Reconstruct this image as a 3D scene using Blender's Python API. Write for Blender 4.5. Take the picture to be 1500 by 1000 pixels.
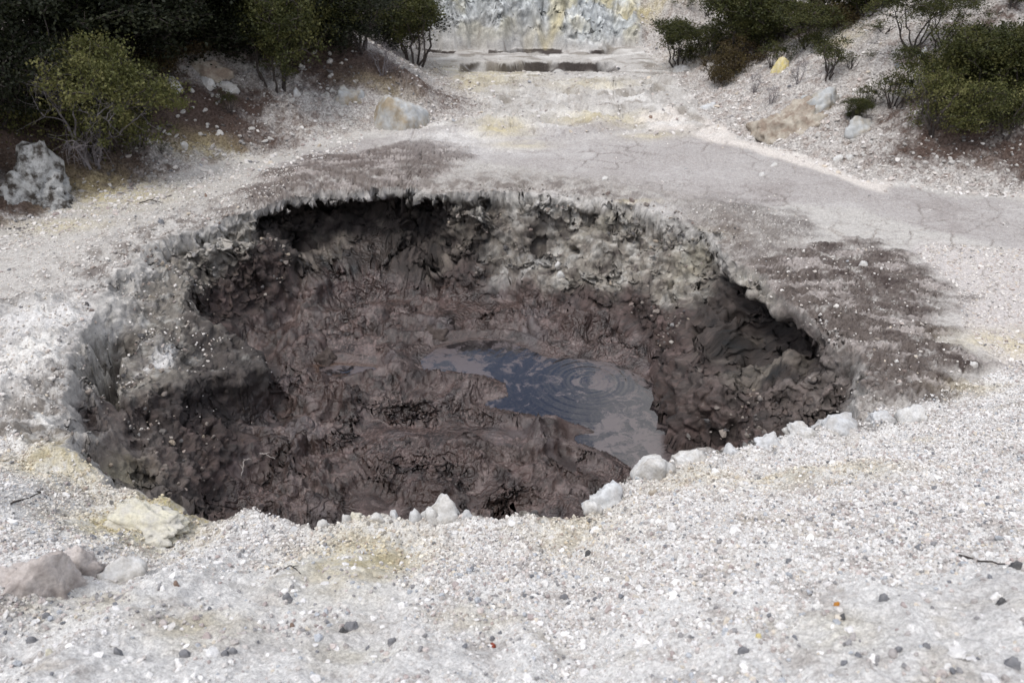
import bpy, math, random
import numpy as np

# ------------------------------------------------------------------ camera, world, sun, exposure
scene = bpy.context.scene
for o in list(bpy.data.objects):
    bpy.data.objects.remove(o)
CH, PITCH, FPX = 6.0, math.radians(30.0), 1500 * 28.0 / 36.0
cam_d = bpy.data.cameras.new("camera"); cam = bpy.data.objects.new("camera", cam_d)
scene.collection.objects.link(cam); scene.camera = cam
cam.location = (0, 0, CH); cam.rotation_euler = (math.radians(90) - PITCH, 0, 0)
cam_d.lens = 28.0; cam_d.sensor_width = 36.0; cam_d.clip_start = 0.05; cam_d.clip_end = 500
cam_d.dof.use_dof = True; cam_d.dof.focus_distance = 9.6; cam_d.dof.aperture_fstop = 1.8

SUN_EL, SUN_AZ = math.radians(62), math.radians(-140)      # azimuth measured from +Y towards +X
world = bpy.data.worlds.new("World"); scene.world = world; world.use_nodes = True
wn, wl = world.node_tree.nodes, world.node_tree.links
bg = wn['Background']
sky = wn.new('ShaderNodeTexSky'); sky.sky_type = 'NISHITA'; sky.sun_disc = False
sky.sun_elevation = SUN_EL; sky.sun_rotation = SUN_AZ
tc = wn.new('ShaderNodeTexCoord'); wmap = wn.new('ShaderNodeMapping'); wmap.inputs['Scale'].default_value = (1, 1, 2.2)
wno = wn.new('ShaderNodeTexNoise'); wno.inputs['Scale'].default_value = 2.7; wno.inputs['Detail'].default_value = 7
wno.inputs['Roughness'].default_value = 0.55
wra = wn.new('ShaderNodeValToRGB'); wra.color_ramp.elements[0].position = 0.40; wra.color_ramp.elements[1].position = 0.53
wno2 = wn.new('ShaderNodeTexNoise'); wno2.inputs['Scale'].default_value = 2.0; wno2.inputs['Detail'].default_value = 4
wra2 = wn.new('ShaderNodeValToRGB'); wra2.color_ramp.elements[0].color = (4.6, 4.7, 5.1, 1); wra2.color_ramp.elements[1].color = (9.6, 9.4, 9.3, 1)
wra2.color_ramp.elements[0].position = 0.3; wra2.color_ramp.elements[1].position = 0.7
wmx = wn.new('ShaderNodeMix'); wmx.data_type = 'RGBA'
wl.new(tc.outputs['Generated'], wmap.inputs['Vector']); wl.new(wmap.outputs[0], wno.inputs['Vector']); wl.new(wmap.outputs[0], wno2.inputs['Vector'])
wl.new(wno.outputs['Fac'], wra.inputs['Fac']); wl.new(wno2.outputs['Fac'], wra2.inputs['Fac'])
wl.new(wra.outputs['Color'], wmx.inputs['Factor']); wl.new(sky.outputs['Color'], wmx.inputs['A']); wl.new(wra2.outputs['Color'], wmx.inputs['B'])
wl.new(wmx.outputs['Result'], bg.inputs['Color']); bg.inputs['Strength'].default_value = 0.10

sun_d = bpy.data.lights.new("sun", 'SUN'); sun_d.energy = 1.15; sun_d.angle = math.radians(24); sun_d.color = (1.0, 0.965, 0.92)
sun = bpy.data.objects.new("sun", sun_d); scene.collection.objects.link(sun)
sd = (math.sin(SUN_AZ) * math.cos(SUN_EL), math.cos(SUN_AZ) * math.cos(SUN_EL), math.sin(SUN_EL))
from mathutils import Vector
sun.rotation_euler = Vector(sd).to_track_quat('Z', 'Y').to_euler()
scene.view_settings.view_transform = 'Standard'; scene.view_settings.look = 'None'
scene.view_settings.gamma = 1.0; scene.view_settings.use_curve_mapping = False
scene.view_settings.exposure = 0.9

# ------------------------------------------------------------------ numpy helpers
F = np.float32
rg = np.random.RandomState(7)
_a = rg.rand(256, 256) * 2 * np.pi
GX = np.cos(_a).astype(F).ravel(); GY = np.sin(_a).astype(F).ravel()
JX = rg.rand(256 * 256).astype(F); JY = rg.rand(256 * 256).astype(F); JV = rg.rand(256 * 256).astype(F)
V3 = (rg.rand(64 ** 3) * 2 - 1).astype(F)

def ss(a, b, x):
    t = np.clip((x - a) / (b - a), 0, 1)
    return t * t * (3 - 2 * t)

def lerp(a, b, t): return a + (b - a) * t

def pn(x, y, seed=0):
    x = x + F(seed * 17.31 + 500.5); y = y + F(seed * 29.77 + 500.5)
    fx0 = np.floor(x); fy0 = np.floor(y)
    ix = fx0.astype(np.int32); iy = fy0.astype(np.int32)
    fx = (x - fx0).astype(F); fy = (y - fy0).astype(F)
    u = fx * fx * fx * (fx * (fx * 6 - 15) + 10); v = fy * fy * fy * (fy * (fy * 6 - 15) + 10)
    def g(dx, dy):
        k = ((ix + dx) & 255) * 256 + ((iy + dy) & 255)
        return GX[k] * (fx - dx) + GY[k] * (fy - dy)
    a = g(0, 0); b = g(1, 0); c = g(0, 1); d = g(1, 1)
    return (lerp(lerp(a, b, u), lerp(c, d, u), v) * 1.5).astype(F)

def fbm(x, y, o=4, seed=0, gain=0.5, mode=0):
    r = 0; a = 1.0; tot = 0; f = 1.0
    for i in range(o):
        n = pn(x * f, y * f, seed + i * 3)
        if mode == 1: n = 1 - 2 * np.abs(n)            # ridged
        if mode == 2: n = 2 * np.abs(n) - 1            # billow
        r = r + n * a; tot += a; a *= gain; f *= 2.03
    return r / tot

def vn3(x, y, z, seed=0):
    x = x + F(seed * 7.3 + 200.5); y = y + F(seed * 3.7 + 200.5); z = z + F(seed * 5.1 + 200.5)
    x0 = np.floor(x); y0 = np.floor(y); z0 = np.floor(z)
    ix = x0.astype(np.int32); iy = y0.astype(np.int32); iz = z0.astype(np.int32)
    fx = x - x0; fy = y - y0; fz = z - z0
    u = fx * fx * (3 - 2 * fx); v = fy * fy * (3 - 2 * fy); w = fz * fz * (3 - 2 * fz)
    def g(a, b, c): return V3[((ix + a) & 63) * 4096 + ((iy + b) & 63) * 64 + ((iz + c) & 63)]
    return lerp(lerp(lerp(g(0,0,0), g(1,0,0), u), lerp(g(0,1,0), g(1,1,0), u), v),
                lerp(lerp(g(0,0,1), g(1,0,1), u), lerp(g(0,1,1), g(1,1,1), u), v), w)

def fbm3(x, y, z, o=3, seed=0, gain=0.5, mode=0):
    r = 0; a = 1.0; tot = 0; f = 1.0
    for i in range(o):
        n = vn3(x * f, y * f, z * f, seed + i)
        if mode == 1: n = 1 - 2 * np.abs(n)
        if mode == 2: n = 2 * np.abs(n) - 1
        r = r + n * a; tot += a; a *= gain; f *= 2.1
    return r / tot

def worley(x, y, seed=0, jit=0.9):
    x = x + F(seed * 11.3 + 300); y = y + F(seed * 5.9 + 300)
    ix = np.floor(x).astype(np.int32); iy = np.floor(y).astype(np.int32)
    f1 = np.full(x.shape, 9.0, F); f2 = f1.copy(); idv = np.zeros(x.shape, F)
    for dx in (-1, 0, 1):
        for dy in (-1, 0, 1):
            cx = ix + dx; cy = iy + dy
            k = (cx & 255) * 256 + (cy & 255)
            d = np.hypot(cx + 0.5 + (JX[k] - .5) * jit - x, cy + 0.5 + (JY[k] - .5) * jit - y)
            m = d < f1
            f2 = np.where(m, f1, np.minimum(f2, d)); idv = np.where(m, JV[k], idv); f1 = np.where(m, d, f1)
    return f1, f2, idv

CP, SP = math.cos(PITCH), math.sin(PITCH)
def ray(px, py):
    a = (np.asarray(px, float) - 750) / FPX; b = (500 - np.asarray(py, float)) / FPX
    d = np.stack([a, CP + b * SP, -SP + b * CP], -1)
    return d / np.linalg.norm(d, axis=-1, keepdims=True)
def P(px, py, z=0.0):
    d = ray(px, py); t = (z - CH) / d[..., 2]
    return d[..., 0] * t, d[..., 1] * t

def poly_sdf(px, py, poly):
    """signed distance, positive inside"""
    poly = np.asarray(poly, float); n = len(poly)
    dmin = np.full(px.shape, 1e9); ins = np.zeros(px.shape, bool)
    for i in range(n):
        ax, ay = poly[i]; bx, by = poly[(i + 1) % n]
        ex, ey = bx - ax, by - ay
        t = np.clip(((px - ax) * ex + (py - ay) * ey) / (ex * ex + ey * ey + 1e-12), 0, 1)
        dmin = np.minimum(dmin, (px - ax - ex * t) ** 2 + (py - ay - ey * t) ** 2)
        if ay != by:
            c = ((ay > py) != (by > py)) & (px < (bx - ax) * (py - ay) / (by - ay) + ax)
            ins ^= c
    d = np.sqrt(dmin)
    return np.where(ins, d, -d)

class Raster:
    def __init__(s, poly, res, pad, box=None):
        poly = np.asarray(poly, float)
        if box is None:
            box = (poly[:, 0].min() - pad, poly[:, 1].min() - pad, poly[:, 0].max() + pad, poly[:, 1].max() + pad)
        s.x0, s.y0, x1, y1 = box; s.res = res
        nx = int((x1 - s.x0) / res) + 2; ny = int((y1 - s.y0) / res) + 2
        gx, gy = np.meshgrid(s.x0 + np.arange(nx) * res, s.y0 + np.arange(ny) * res, indexing='ij')
        s.a = poly_sdf(gx, gy, poly).astype(F); s.nx, s.ny = nx, ny
    def __call__(s, x, y, arr=None):
        a = s.a if arr is None else arr
        u = np.clip((x - s.x0) / s.res, 0, s.nx - 1.001); v = np.clip((y - s.y0) / s.res, 0, s.ny - 1.001)
        i = u.astype(np.int32); j = v.astype(np.int32); fu = (u - i).astype(F); fv = (v - j).astype(F)
        return lerp(lerp(a[i, j], a[i + 1, j], fu), lerp(a[i, j + 1], a[i + 1, j + 1], fu), fv)
    def grad(s):
        g = np.gradient(s.a, s.res); s.gx, s.gy = g[0].astype(F), g[1].astype(F)

# ------------------------------------------------------------------ plan of the place
rim_px = [(150,700,.35),(200,715,.45),(270,745,.5),(310,758,.5),(430,765,.5),(490,765,.5),(560,750,.5),(640,742,.5),(700,750,.5),(790,752,.5),
          (845,745,.5),(880,712,.45),(930,692,.4),(1000,668,.35),(1060,657,.3),(1110,650,.28),(1160,634,.2),(1210,612,.12),(1262,596,.05),
          (1275,560,0),(1250,520,0),(1205,488,0),(1160,462,0),(1128,425,0),(1085,385,0),(1050,345,0),(950,305,0),(870,288,0),(760,280,0),
          (680,280,0),(600,280,0),(540,278,0),(480,284,0),(420,292,0),(380,305,0),(300,328,0),(235,350,0),(190,385,0),(150,425,0),
          (140,470,0),(108,500,0),(105,560,0),(96,600,.05),(85,650,.1)]
RIM = [tuple(float(q) for q in P(a, b, c)) for a, b, c in rim_px]
rimR = Raster(RIM, 0.05, 3.0); rimR.grad()
def blur(a, k, it=3):
    for _ in range(it):
        for ax_ in (0, 1):
            c = np.cumsum(np.concatenate([np.repeat(np.take(a, [0], ax_), k + 1, ax_), a, np.repeat(np.take(a, [-1], ax_), k, ax_)], ax_), axis=ax_)
            n = a.shape[ax_]; hi = np.take(c, np.arange(2 * k + 1, 2 * k + 1 + n), ax_); lo = np.take(c, np.arange(0, n), ax_); a = (hi - lo) / (2 * k + 1)
    return a.astype(F)
rimR.gx = blur(rimR.gx.astype(float), 7); rimR.gy = blur(rimR.gy.astype(float), 7)

fl = [(-900,720,.2),(-200,665,.3),(0,650,.35),(60,650,.4),(130,672,.42),(200,715,.45),(300,757,.5),(490,765,.5),(700,752,.5),(845,745,.5),(930,690,.4),
      (1110,650,.28),(1250,612,.1),(1330,598,.05),(1420,560,0),(1500,528,0),(1800,470,0),(2600,400,0)]
FLX = np.array([float(P(a, b, c)[0]) for a, b, c in fl]); FLY = np.array([float(P(a, b, c)[1]) for a, b, c in fl]); FLZ = np.array([c for a, b, c in fl])

hb = (-90, -10, 90, 95)
rh = [(960,88),(985,120),(1015,160),(1040,192),(1170,232),(1260,264),(1400,282),(1500,290),(1700,315),(2100,360)]
HR = Raster([(8,94),(5.2,36)] + [tuple(float(q) for q in P(a, b, 0)) for a, b in rh] + [(60,9),(89,9),(89,94)], 0.25, 0, hb)
lh = [(-1200,560),(-300,430),(0,340),(120,300),(260,258),(400,228),(500,204),(620,190),(690,182),(716,162),(690,135),(650,105),(630,86)]
HL = Raster([(-60,4)] + [tuple(float(q) for q in P(a, b, 0)) for a, b in lh] + [(-3.4,36),(-5,94),(-89,94),(-89,4)], 0.25, 0, hb)
shelf_px = [(118,500,-.15),(110,440,-.1),(160,385,0),(215,355,0),(262,385,-.3),(322,402,-.7),(298,425,-.8),(275,452,-.75),(310,480,-1.0),(395,515,-1.4),(385,560,-1.4),(330,585,-1.3),(230,622,-1.1),(205,628,-1.0),(160,590,-.7),(125,560,-.4)]
SH = Raster([tuple(float(q) for q in P(a, b, c)) for a, b, c in shelf_px], 0.05, 2.0)
WZ = -2.10
pool_px = [(612,527),(640,508),(690,497),(740,498),(775,510),(800,522),(850,524),(900,530),(945,552),(978,580),(985,625),(1000,655),(1060,690),(960,720),(925,688),(890,664),(840,648),(838,636),(868,632),(845,622),(800,612),(745,603),(705,594),(712,586),(742,580),(738,562),(705,549),(660,545),(618,541)]
PO = Raster([tuple(float(q) for q in P(a, b, WZ)) for a, b in pool_px], 0.04, 2.0)
pud_px = [(462,536),(500,533),(550,536),(560,542),(520,549),(470,550)]
PU = Raster([tuple(float(q) for q in P(a, b, WZ)) for a, b in pud_px], 0.04, 1.0)

def wall_width(x, y):
    """how far the wall spreads inward, by bearing round the pit centre"""
    a = np.degrees(np.arctan2(x - 0.2, y - 11.0))            # 0 = away from camera, +90 = right
    k = np.array([-180,-150,-125,-100,-80,-60,-45,-20,0,20,35,50,70,90,110,135,180.])
    w = np.array([ .5,  .9,  2.2, 2.4, 2.2, 1.5, 1.1,1.1, 1.6,1.7,1.6,1.7,2.3,2.8,2.3, .9, .5])
    return np.interp(a, k, w).astype(F)

def undercut(x, y):
    a = np.degrees(np.arctan2(x - 0.2, y - 11.0))
    k = np.array([-180,-75,-62,-50,-45,-38,-26,-20,-14,0,20,48,60,72,84,93,102,180.])
    u = np.array([  0,  0, .1, .05,.7, 1.4,1.5,1.0,.3,.2,.1,.1,.4,1.3,1.3,.6, 0, 0])
    return np.interp(a, k, u).astype(F)

RIDGE = [tuple(float(q) for q in P(a, b, c)) for a, b, c in [(300,432,-1.35),(400,408,-1.3),(500,385,-1.25),(600,352,-1.1),(640,352,-1.15),(700,378,-1.4)]]

def seg_dist(x, y, pts):
    d = np.full(x.shape, 1e9)
    for (ax, ay), (bx, by) in zip(pts[:-1], pts[1:]):
        ex, ey = bx - ax, by - ay
        t = np.clip(((x - ax) * ex + (y - ay) * ey) / (ex * ex + ey * ey), 0, 1)
        d = np.minimum(d, (x - ax - ex * t) ** 2 + (y - ay - ey * t) ** 2)
    return np.sqrt(d)

def base(x, y, full=False):
    x = np.asarray(x, F); y = np.asarray(y, F)
    yl = np.interp(x, FLX, FLY); zl = np.interp(x, FLX, FLZ)
    dfg = yl - y                                              # >0: this side of the near crest
    cr = ss(3.6, 5.2, x)                                      # on the right the crest fades into a plain foot
    zl = zl + ss(5.5, 4, x) * .16 * fbm(x * 1.1, 0 * y + 3.3, 4, 19)
    dfg = dfg + .25 * fbm(x * 1.3, 0 * y + 7.7, 4, 18)
    zfg = zl + np.where(dfg > 0, 0.50 * dfg * ss(-.2, 1.6 + 0 * cr, dfg) , 0)
    zfg = np.minimum(zfg, 4.3 - 0.12*np.clip(3-y,0,9))
    zback = zl * np.exp(-np.clip(-dfg, 0, 9) / 0.7)
    g = np.where(dfg > 0, zfg, zback)
    hr = HR(x, y); hl = HL(x, y)
    def hill(s, k1):
        s = np.clip(s, 0, None); return k1 * (s - 0.8 * (1 - np.exp(-s / 0.8))) - 0.22 * np.clip(s - 14, 0, None)
    zr = hill(hr, 0.52); zlft = hill(hl, 0.62)
    zlft = zlft * (1 - 0.45 * ss(-3.5, -1, x) )
    # back ground: low swells, a trench, then the fluted cliff
    cy = 34.4 + 1.0 * pn(x * .35, 0 * y, 201) + 0.5 * fbm(x * 1.1, 0 * y + 2, 3, 202)
    sl = 1.1 + 2.6 * ss(3.5, 0.5, x)
    zc = np.clip(y - cy, 0, None); zc = np.minimum(zc * sl, 2.6 + 0.35 * zc) + 0.25 * np.clip(zc - 3, 0, 20)
    z = g + np.maximum(np.maximum(zr, zlft), zc)
    tr1 = ss(0, .25, y - 29.9) * ss(0, .18, 31.75 + .25 * fbm(x * .7, 0 * y, 4, 203) + .25 * ss(-1, 3, x) - y) * ss(-2.1, -1.6, x) * ss(4.1, 3.4, x)
    tr2 = ss(0, .2, y - 33.5 - .3 * fbm(x * .6, 0 * y, 4, 204)) * ss(0, .15, cy - 0.05 - y) * ss(-4.0, -3.4, x) * ss(4.4, 3.6, x)
    z = z - 0.6 * tr1 * (.75 + .5 * pn(x * 1.3, 0 * y, 205)) - 0.45 * tr2 * ss(-.25, .15, pn(x * .5, 0 * y, 206))
    # the pit
    w = wall_width(x, y)
    s0 = rimR(x, y); z0 = -2.0 * np.clip(s0 / w, 0, 1)
    k0 = 1.2 * (z0 + 2.0) * (s0 > -.6)
    xq = x - rimR(x, y, rimR.gx) * k0; yq = y - rimR(x, y, rimR.gy) * k0
    wx = x + 0.42 * fbm(xq * .9, yq * .9, 5, 11, gain=.55); wy = y + 0.42 * fbm(xq * .9, yq * .9, 5, 21, gain=.55)
    s = rimR(wx, wy)
    w = w * (1 + 0.25 * pn(x * .9, y * .9, 5))
    t = np.clip(s / w, 0, 1)
    prof = 0.16 * ss(0, .14, t) + 0.84 * (t ** 1.05)
    floor = -1.88 + 0.0 * x
    zi = lerp(z, floor, np.where(s > 0, prof, 0))
    sh = SH(wx, wy)
    shz = -0.03 - 0.52 * np.clip(s, 0, 2.6) + 0.16 * pn(x*1.1, y*1.1, 9)
    shm = ss(-0.12, 0.22, sh)
    gap = np.maximum(ss(0.25, 0.6, s), ss(10.9, 11.5, y))                                   # keeps the crevasse by the left block open
    shm = shm * gap
    zi = lerp(zi, np.maximum(zi, shz), shm)
    zi = np.where((sh > -0.1) & (s > 0) & (s < 0.62), np.minimum(zi, lerp(zi, -1.3, ss(0, .38, s) * (1 - gap))), zi)
    rd = seg_dist(wx, wy, RIDGE)
    zi = zi + np.where(s > 0.1, 0.55 * np.exp(-(rd / 0.30) ** 2), 0) * ss(.1, .5, s)
    # left block (stands left of the crevasse) and small rim rise
    po = np.maximum(PO(x, y), PU(x, y))
    zi = np.where(s > 0, zi - 0.42 * ss(-0.35, 0.22, po) , zi)
    if full:
        return zi.astype(F), dict(s=s, t=t, w=w, dfg=dfg, hr=hr, hl=hl, sh=sh, shm=shm, po=po, cy=cy, tr=np.maximum(tr1, tr2), cr=cr, rd=rd)
    return zi.astype(F)

_hx = np.arange(-32, 32, .06); _hy = np.arange(1.5, 48, .06)
_gx, _gy = np.meshgrid(_hx, _hy, indexing='ij')
HMAP = Raster([(0, 0), (1, 0), (1, 1)], 10, 0, (0, 0, 10, 10)); HMAP.x0, HMAP.y0, HMAP.res = -32, 1.5, .06
HMAP.a = base(_gx.ravel(), _gy.ravel()).reshape(_gx.shape); HMAP.nx, HMAP.ny = HMAP.a.shape
_ts = np.concatenate([np.arange(2.5, 20, .02), np.arange(20, 55, .04)])
def hits(px, py):
    """where the line of sight of photo pixels meets the ground"""
    d = ray(px, py); res = np.zeros((len(d), 3))
    for i in range(len(d)):
        p = np.array([0, 0, CH]) + d[i] * _ts[:, None]
        k = np.argmax((p[:, 2] - HMAP(p[:, 0], p[:, 1])) <= 0.01)
        res[i] = p[k if k > 0 else -1]
    return res

# colour regions, traced on the ground ------------------------------------------------
REG = dict(
 flat=[(395,250),(450,225),(540,203),(640,192),(760,186),(900,180),(960,186),(1045,200),(1170,238),(1255,268),(1400,288),(1560,300),(1600,400),(1450,352),(1330,330),(1250,300),(1130,300),(1000,300),(930,275),(850,262),(780,245),(660,232),(600,240),(500,250)],
 sand=[(930,180),(1000,165),(1040,180),(1080,205),(1170,228),(1260,262),(1300,272),(1290,283),(1180,245),(1080,215),(1000,198),(940,192)],
 stainback=[(340,285),(400,250),(470,230),(540,218),(640,206),(690,222),(670,245),(640,275),(520,290),(440,292),(380,305)],
 staincol=[(990,320),(1040,285),(1110,300),(1180,320),(1190,350),(1130,370),(1080,372),(1030,350)],
 stainright=[(1100,378),(1200,360),(1290,362),(1350,385),(1395,430),(1380,480),(1440,545),(1380,565),(1330,590),(1260,622),(1190,612),(1225,560),(1200,530),(1160,500),(1110,470),(1070,420)],
 rgrav=[(1370,352),(1620,380),(1700,560),(1480,540),(1410,480),(1400,420),(1340,370)],
 palewall=[(590,240),(700,240),(830,250),(900,265),(980,280),(1070,320),(1150,400),(1140,450),(1060,480),(1010,440),(950,425),(870,415),(790,415),(720,390),(660,360),(610,350),(585,310)],
 palewall2=[(150,400),(215,340),(300,315),(390,290),(400,330),(372,350),(350,375),(330,400),(290,400),(250,405),(200,420)],
 rubble=[(470,345),(520,325),(600,330),(590,350),(540,360),(480,372)],
 shelfgrey=[(110,505),(140,440),(190,395),(262,385),(330,400),(290,425),(280,455),(330,495),(270,520),(210,560),(180,590),(120,565)],
 shelfwhite=[(130,490),(200,468),(190,495),(140,515)],
 shelfwhite2=[(220,510),(270,497),(262,515),(225,530),(190,545),(205,520)],
 rightgrey=[(1040,440),(1130,440),(1160,480),(1200,540),(1230,590),(1180,600),(1120,560),(1060,540),(1050,490)],
 leftfoot=[(95,610),(160,600),(230,640),(260,700),(300,750),(190,715),(120,660)],
 darkmud=[(275,440),(320,480),(400,510),(400,570),(300,610),(210,645),(180,610),(250,560),(290,520),(262,460)],
 leftblock=[(-40,440),(60,430),(110,440),(120,500),(100,560),(90,640),(-40,650)],
)
reg_pts = {}
for k, v in REG.items():
    a = np.array(v, float); h = hits(a[:, 0], a[:, 1]); reg_pts[k] = Raster(h[:, :2], 0.06, 1.2)
# stains: (px, py, half width px, half height px)
YEL = [(205,762,80,40,1.0),(95,672,110,32,.75),(170,695,40,22,.7),(530,822,95,32,.85),(300,925,60,30,.45),(130,895,60,22,.35),(300,220,55,18,.7),
       (165,285,75,22,.7),(90,330,60,10,.55),(735,192,35,9,.8),(1150,700,130,14,.4),(1020,700,70,16,.35),(1470,498,60,14,.6),(1250,690,80,14,.4),(840,765,70,10,.35),
       (560,130,50,14,.3),(880,180,60,8,.6),(1240,58,45,14,.6),(940,22,60,14,.9),(820,35,45,12,.6),(690,130,30,10,.55),(1420,570,60,8,.4),(720,115,60,10,.5),(950,200,40,5,.4),
       (1000,90,40,12,.35),(870,130,60,8,.4),(650,105,40,10,.4),(905,310,70,14,.35),(1010,385,50,22,.5),(760,212,40,6,.4),(500,965,70,20,.35),(700,905,50,18,.3),(1230,925,70,25,.3),(1340,650,60,8,.35)]
WHT = [(60,480,90,40,1.),(30,560,40,60,.6),(780,375,60,22,1.),(965,320,50,40,.55),(750,600,1,1,0),(900,800,900,20,0),(330,470,1,1,0),(760,320,60,20,.6),(1230,655,230,25,.6),(1000,690,140,22,.8),
       (350,865,150,30,.9),(420,940,200,45,.9),(250,980,200,40,.8),(180,900,90,20,.6),(560,890,120,24,.6),(1380,930,160,60,.9),(1450,860,120,40,.7),(650,900,120,30,.4),(1000,980,160,30,.5),(330,800,80,18,.6),(585,170,60,24,.5),(640,980,100,30,.7),(700,205,110,12,.5),(745,220,90,10,.6)]
BRN = [(250,160,220,60,1.),(120,240,150,60,1.),(350,150,90,50,.7),(250,265,60,16,.7),(40,200,260,90,1.),(0,340,60,25,.9),(420,60,300,60,1.),(430,170,60,30,.5),(30,300,70,30,.8),(1400,205,140,50,.8),(1500,230,80,50,.8),
       (1250,180,60,22,.5),(1100,60,120,55,.9),(1400,150,160,60,.7),(1340,90,60,30,.6),(1450,30,160,26,.55),(1200,30,160,30,.8),(1215,105,40,14,.3),(1380,60,40,14,.3),(600,110,60,30,.4)]
def mkblobs(L):
    L = [b for b in L if b[4] > 0]
    a = np.array(L, float)
    c = hits(a[:, 0], a[:, 1]); r = hits(a[:, 0] + np.minimum(a[:, 2], 60), a[:, 1])
    t = hits(a[:, 0], a[:, 1] - np.minimum(a[:, 3], 20)); b = hits(a[:, 0], a[:, 1] + np.minimum(a[:, 3], 20))
    rx = np.abs(r[:, 0] - c[:, 0]) * a[:, 2] / np.minimum(a[:, 2], 60)
    ry = np.clip(np.abs(t[:, 1] - b[:, 1]) / 2 * a[:, 3] / np.minimum(a[:, 3], 20), 0.05, None)
    ry = np.minimum(ry, rx * 2.2)
    return [(c[i, 0], c[i, 1], rx[i], ry[i], a[i, 4]) for i in range(len(L))]
YELB, WHTB, BRNB = mkblobs(YEL), mkblobs(WHT), mkblobs(BRN)
def blobs(x, y, B):
    r = np.zeros(x.shape, F)
    for cx, cy, rx, ry, k in B:
        r = np.maximum(r, k * np.exp(-(((x - cx) / rx) ** 2 + ((y - cy) / ry) ** 2) * 0.9))
    return r

def regm(name, x, y, soft=0.15, grow=0.0):
    return ss(-soft, soft, reg_pts[name](x, y) + grow)

def surface(x, y, colours=True):
    """height, colour (linear albedo), wetness, roughness of relief on walls"""
    z, q = base(x, y, True)
    s = q['s']
    X0, Y0 = x, y
    W1 = fbm(x * .7, y * .7, 5, 31); W2 = fbm(x * .7, y * .7, 5, 41)
    wx = x + 0.35 * W1; wy = y + 0.35 * W2
    inside = ss(-0.05, 0.05, s)
    hill = ss(-0.2, 0.5, np.maximum(q['hr'], q['hl']))
    fg = ss(-0.1, 0.1, q['dfg']) * (1 - inside)
    flat = regm('flat', wx, wy, .2) * (1 - inside) * (1 - hill)
    sb = ss(-.3, .3, reg_pts['stainback'](wx, wy) + .6 * fbm(x * .8, y * 2.6, 5, 43)) * (1 - inside); brg = np.degrees(np.arctan2(x - 0.2, y - 11.0))
    srn = .9 * fbm(x * .9, y * 2.4, 6, 42, gain=.6)
    sr = np.maximum(ss(-.35, .35, reg_pts['stainright'](wx, wy) + srn), ss(-1.6, -.5, s + srn) * ss(52, 66, brg) * ss(104, 96, brg)) * (1 - inside); sc = ss(-.4, .4, reg_pts['staincol'](wx, wy) + .7 * fbm(x * 1.2, y * 2.2, 5, 44))
    crust = (1 - inside) * (1 - fg) * (1 - hill)
    near = crust * ss(-2.4, -0.2, s)                                        # broken crust round the pit
    big = np.maximum.reduce([crust * ss(24, 27, y), 0 * x])
    # ---- relief outside the pit
    n1 = fbm(x * 1.6, y * 1.6, 4, 51); n2 = fbm(x * 7, y * 7, 4, 61)
    dz = 0.035 * n1 * (1 - inside) * (1 - .75 * flat) + 0.012 * n2 * (1 - inside) * (1 - .7 * flat)
    dz += fg * (0.09 * fbm(x * .8, y * .8, 3, 71) + 0.07 * fbm(x * 2.6, y * 2.6, 6, 72, mode=1, gain=.62))
    dz += hill * (0.26 * fbm(x * .8, y * .8, 4, 73) + 0.10 * fbm(x * 3.5, y * 3.5, 4, 74, mode=1, gain=.62))
    dz += crust * ss(20.5, 23, y) * (.12 + .88 * ss(30.0, 27.5, y)) * (0.34 * fbm(x * .55, y * .9, 5, 75, mode=1) + 0.09 * fbm(x * 3, y * 5, 4, 76))
    dz += near * ss(-.02, -.4, s) * (0.11 * fbm(x * 2.2, y * 2.6, 4, 77, mode=1, gain=.42) + 0.015 * n2 - .10 * ss(-.5, 0, s) * ss(-.2, .5, fbm(x * 1.4, y * 1.4, 3, 79)))
    cliff = ss(-.1, .5, y - q['cy']) * (1 - ss(-.2, .5, q['hr']))
    dz += cliff * (0.35 * fbm(x * 1.3 + .3 * z, z * 1.1 + y*.2, 5, 78, mode=1, gain=.6) + .35 * fbm(x * 2.2, z * 1.6 + y * .4, 5, 79, gain=.6))
    lbk = regm('leftblock', wx, wy, .2) * (1 - inside)
    dz += lbk * (.16 * fbm(x * 1.6, y * 1.6, 5, 140, mode=1) + .05 * n2)
    dz += ss(.9, .1, np.abs(q['dfg'] - .2)) * (1 - inside) * .10 * fbm(x * 2.4, y * 2.4, 4, 141, mode=2)
    # mud plates: two sizes of cracks
    cxx = x + 0.10 * fbm(x * 3, y * 3, 3, 81); cyy = y + 0.10 * fbm(x * 3, y * 3, 3, 82)
    f1, f2, idv = worley(cxx * 1.15, cyy * 1.5, 1); ed = f2 - f1
    g1, g2, idw = worley(cxx * 3.1, cyy * 4.2, 2); ee = g2 - g1
    plate = np.clip(np.maximum.reduce([.75 * flat, near * .9, .8 * crust * ss(-5.5, -4, s) * ss(-3, -1, x), sb, sr]), 0, 1) * (1 - inside)
    dens = ss(-.25, .35, pn(x * .6, y * .6, 83))
    far = ss(12, 22, y)
    c1 = (1 - ss(0.012 + .01 * far, 0.045 + .04 * far, ed)) * plate * (0.4 + .6 * dens)
    c2 = (1 - ss(0.02, 0.09, ee)) * plate * np.maximum(near, np.maximum(sb, sr)) * ss(-.2, .3, pn(x * .9, y * .9, 84))
    c2b = (1 - ss(0.02, 0.07, ee)) * plate * .6 * ss(-.1, .3, pn(x * .5, y * .5, 85))
    crack = np.maximum.reduce([c1, c2, c2b])
    dz -= 0.045 * crack
    dz += plate * (0.02 * (idv - .5) + 0.03 * np.maximum(sb, sr) * (idw - .5) * 1.4 + 0.02 * np.maximum(near, sr) * (.5 - ed))
    # layered ledges in the stained ground: thin mud skins
    lay = fbm(wx * 1.1, wy * 3.0, 5, 86) * 8
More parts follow.
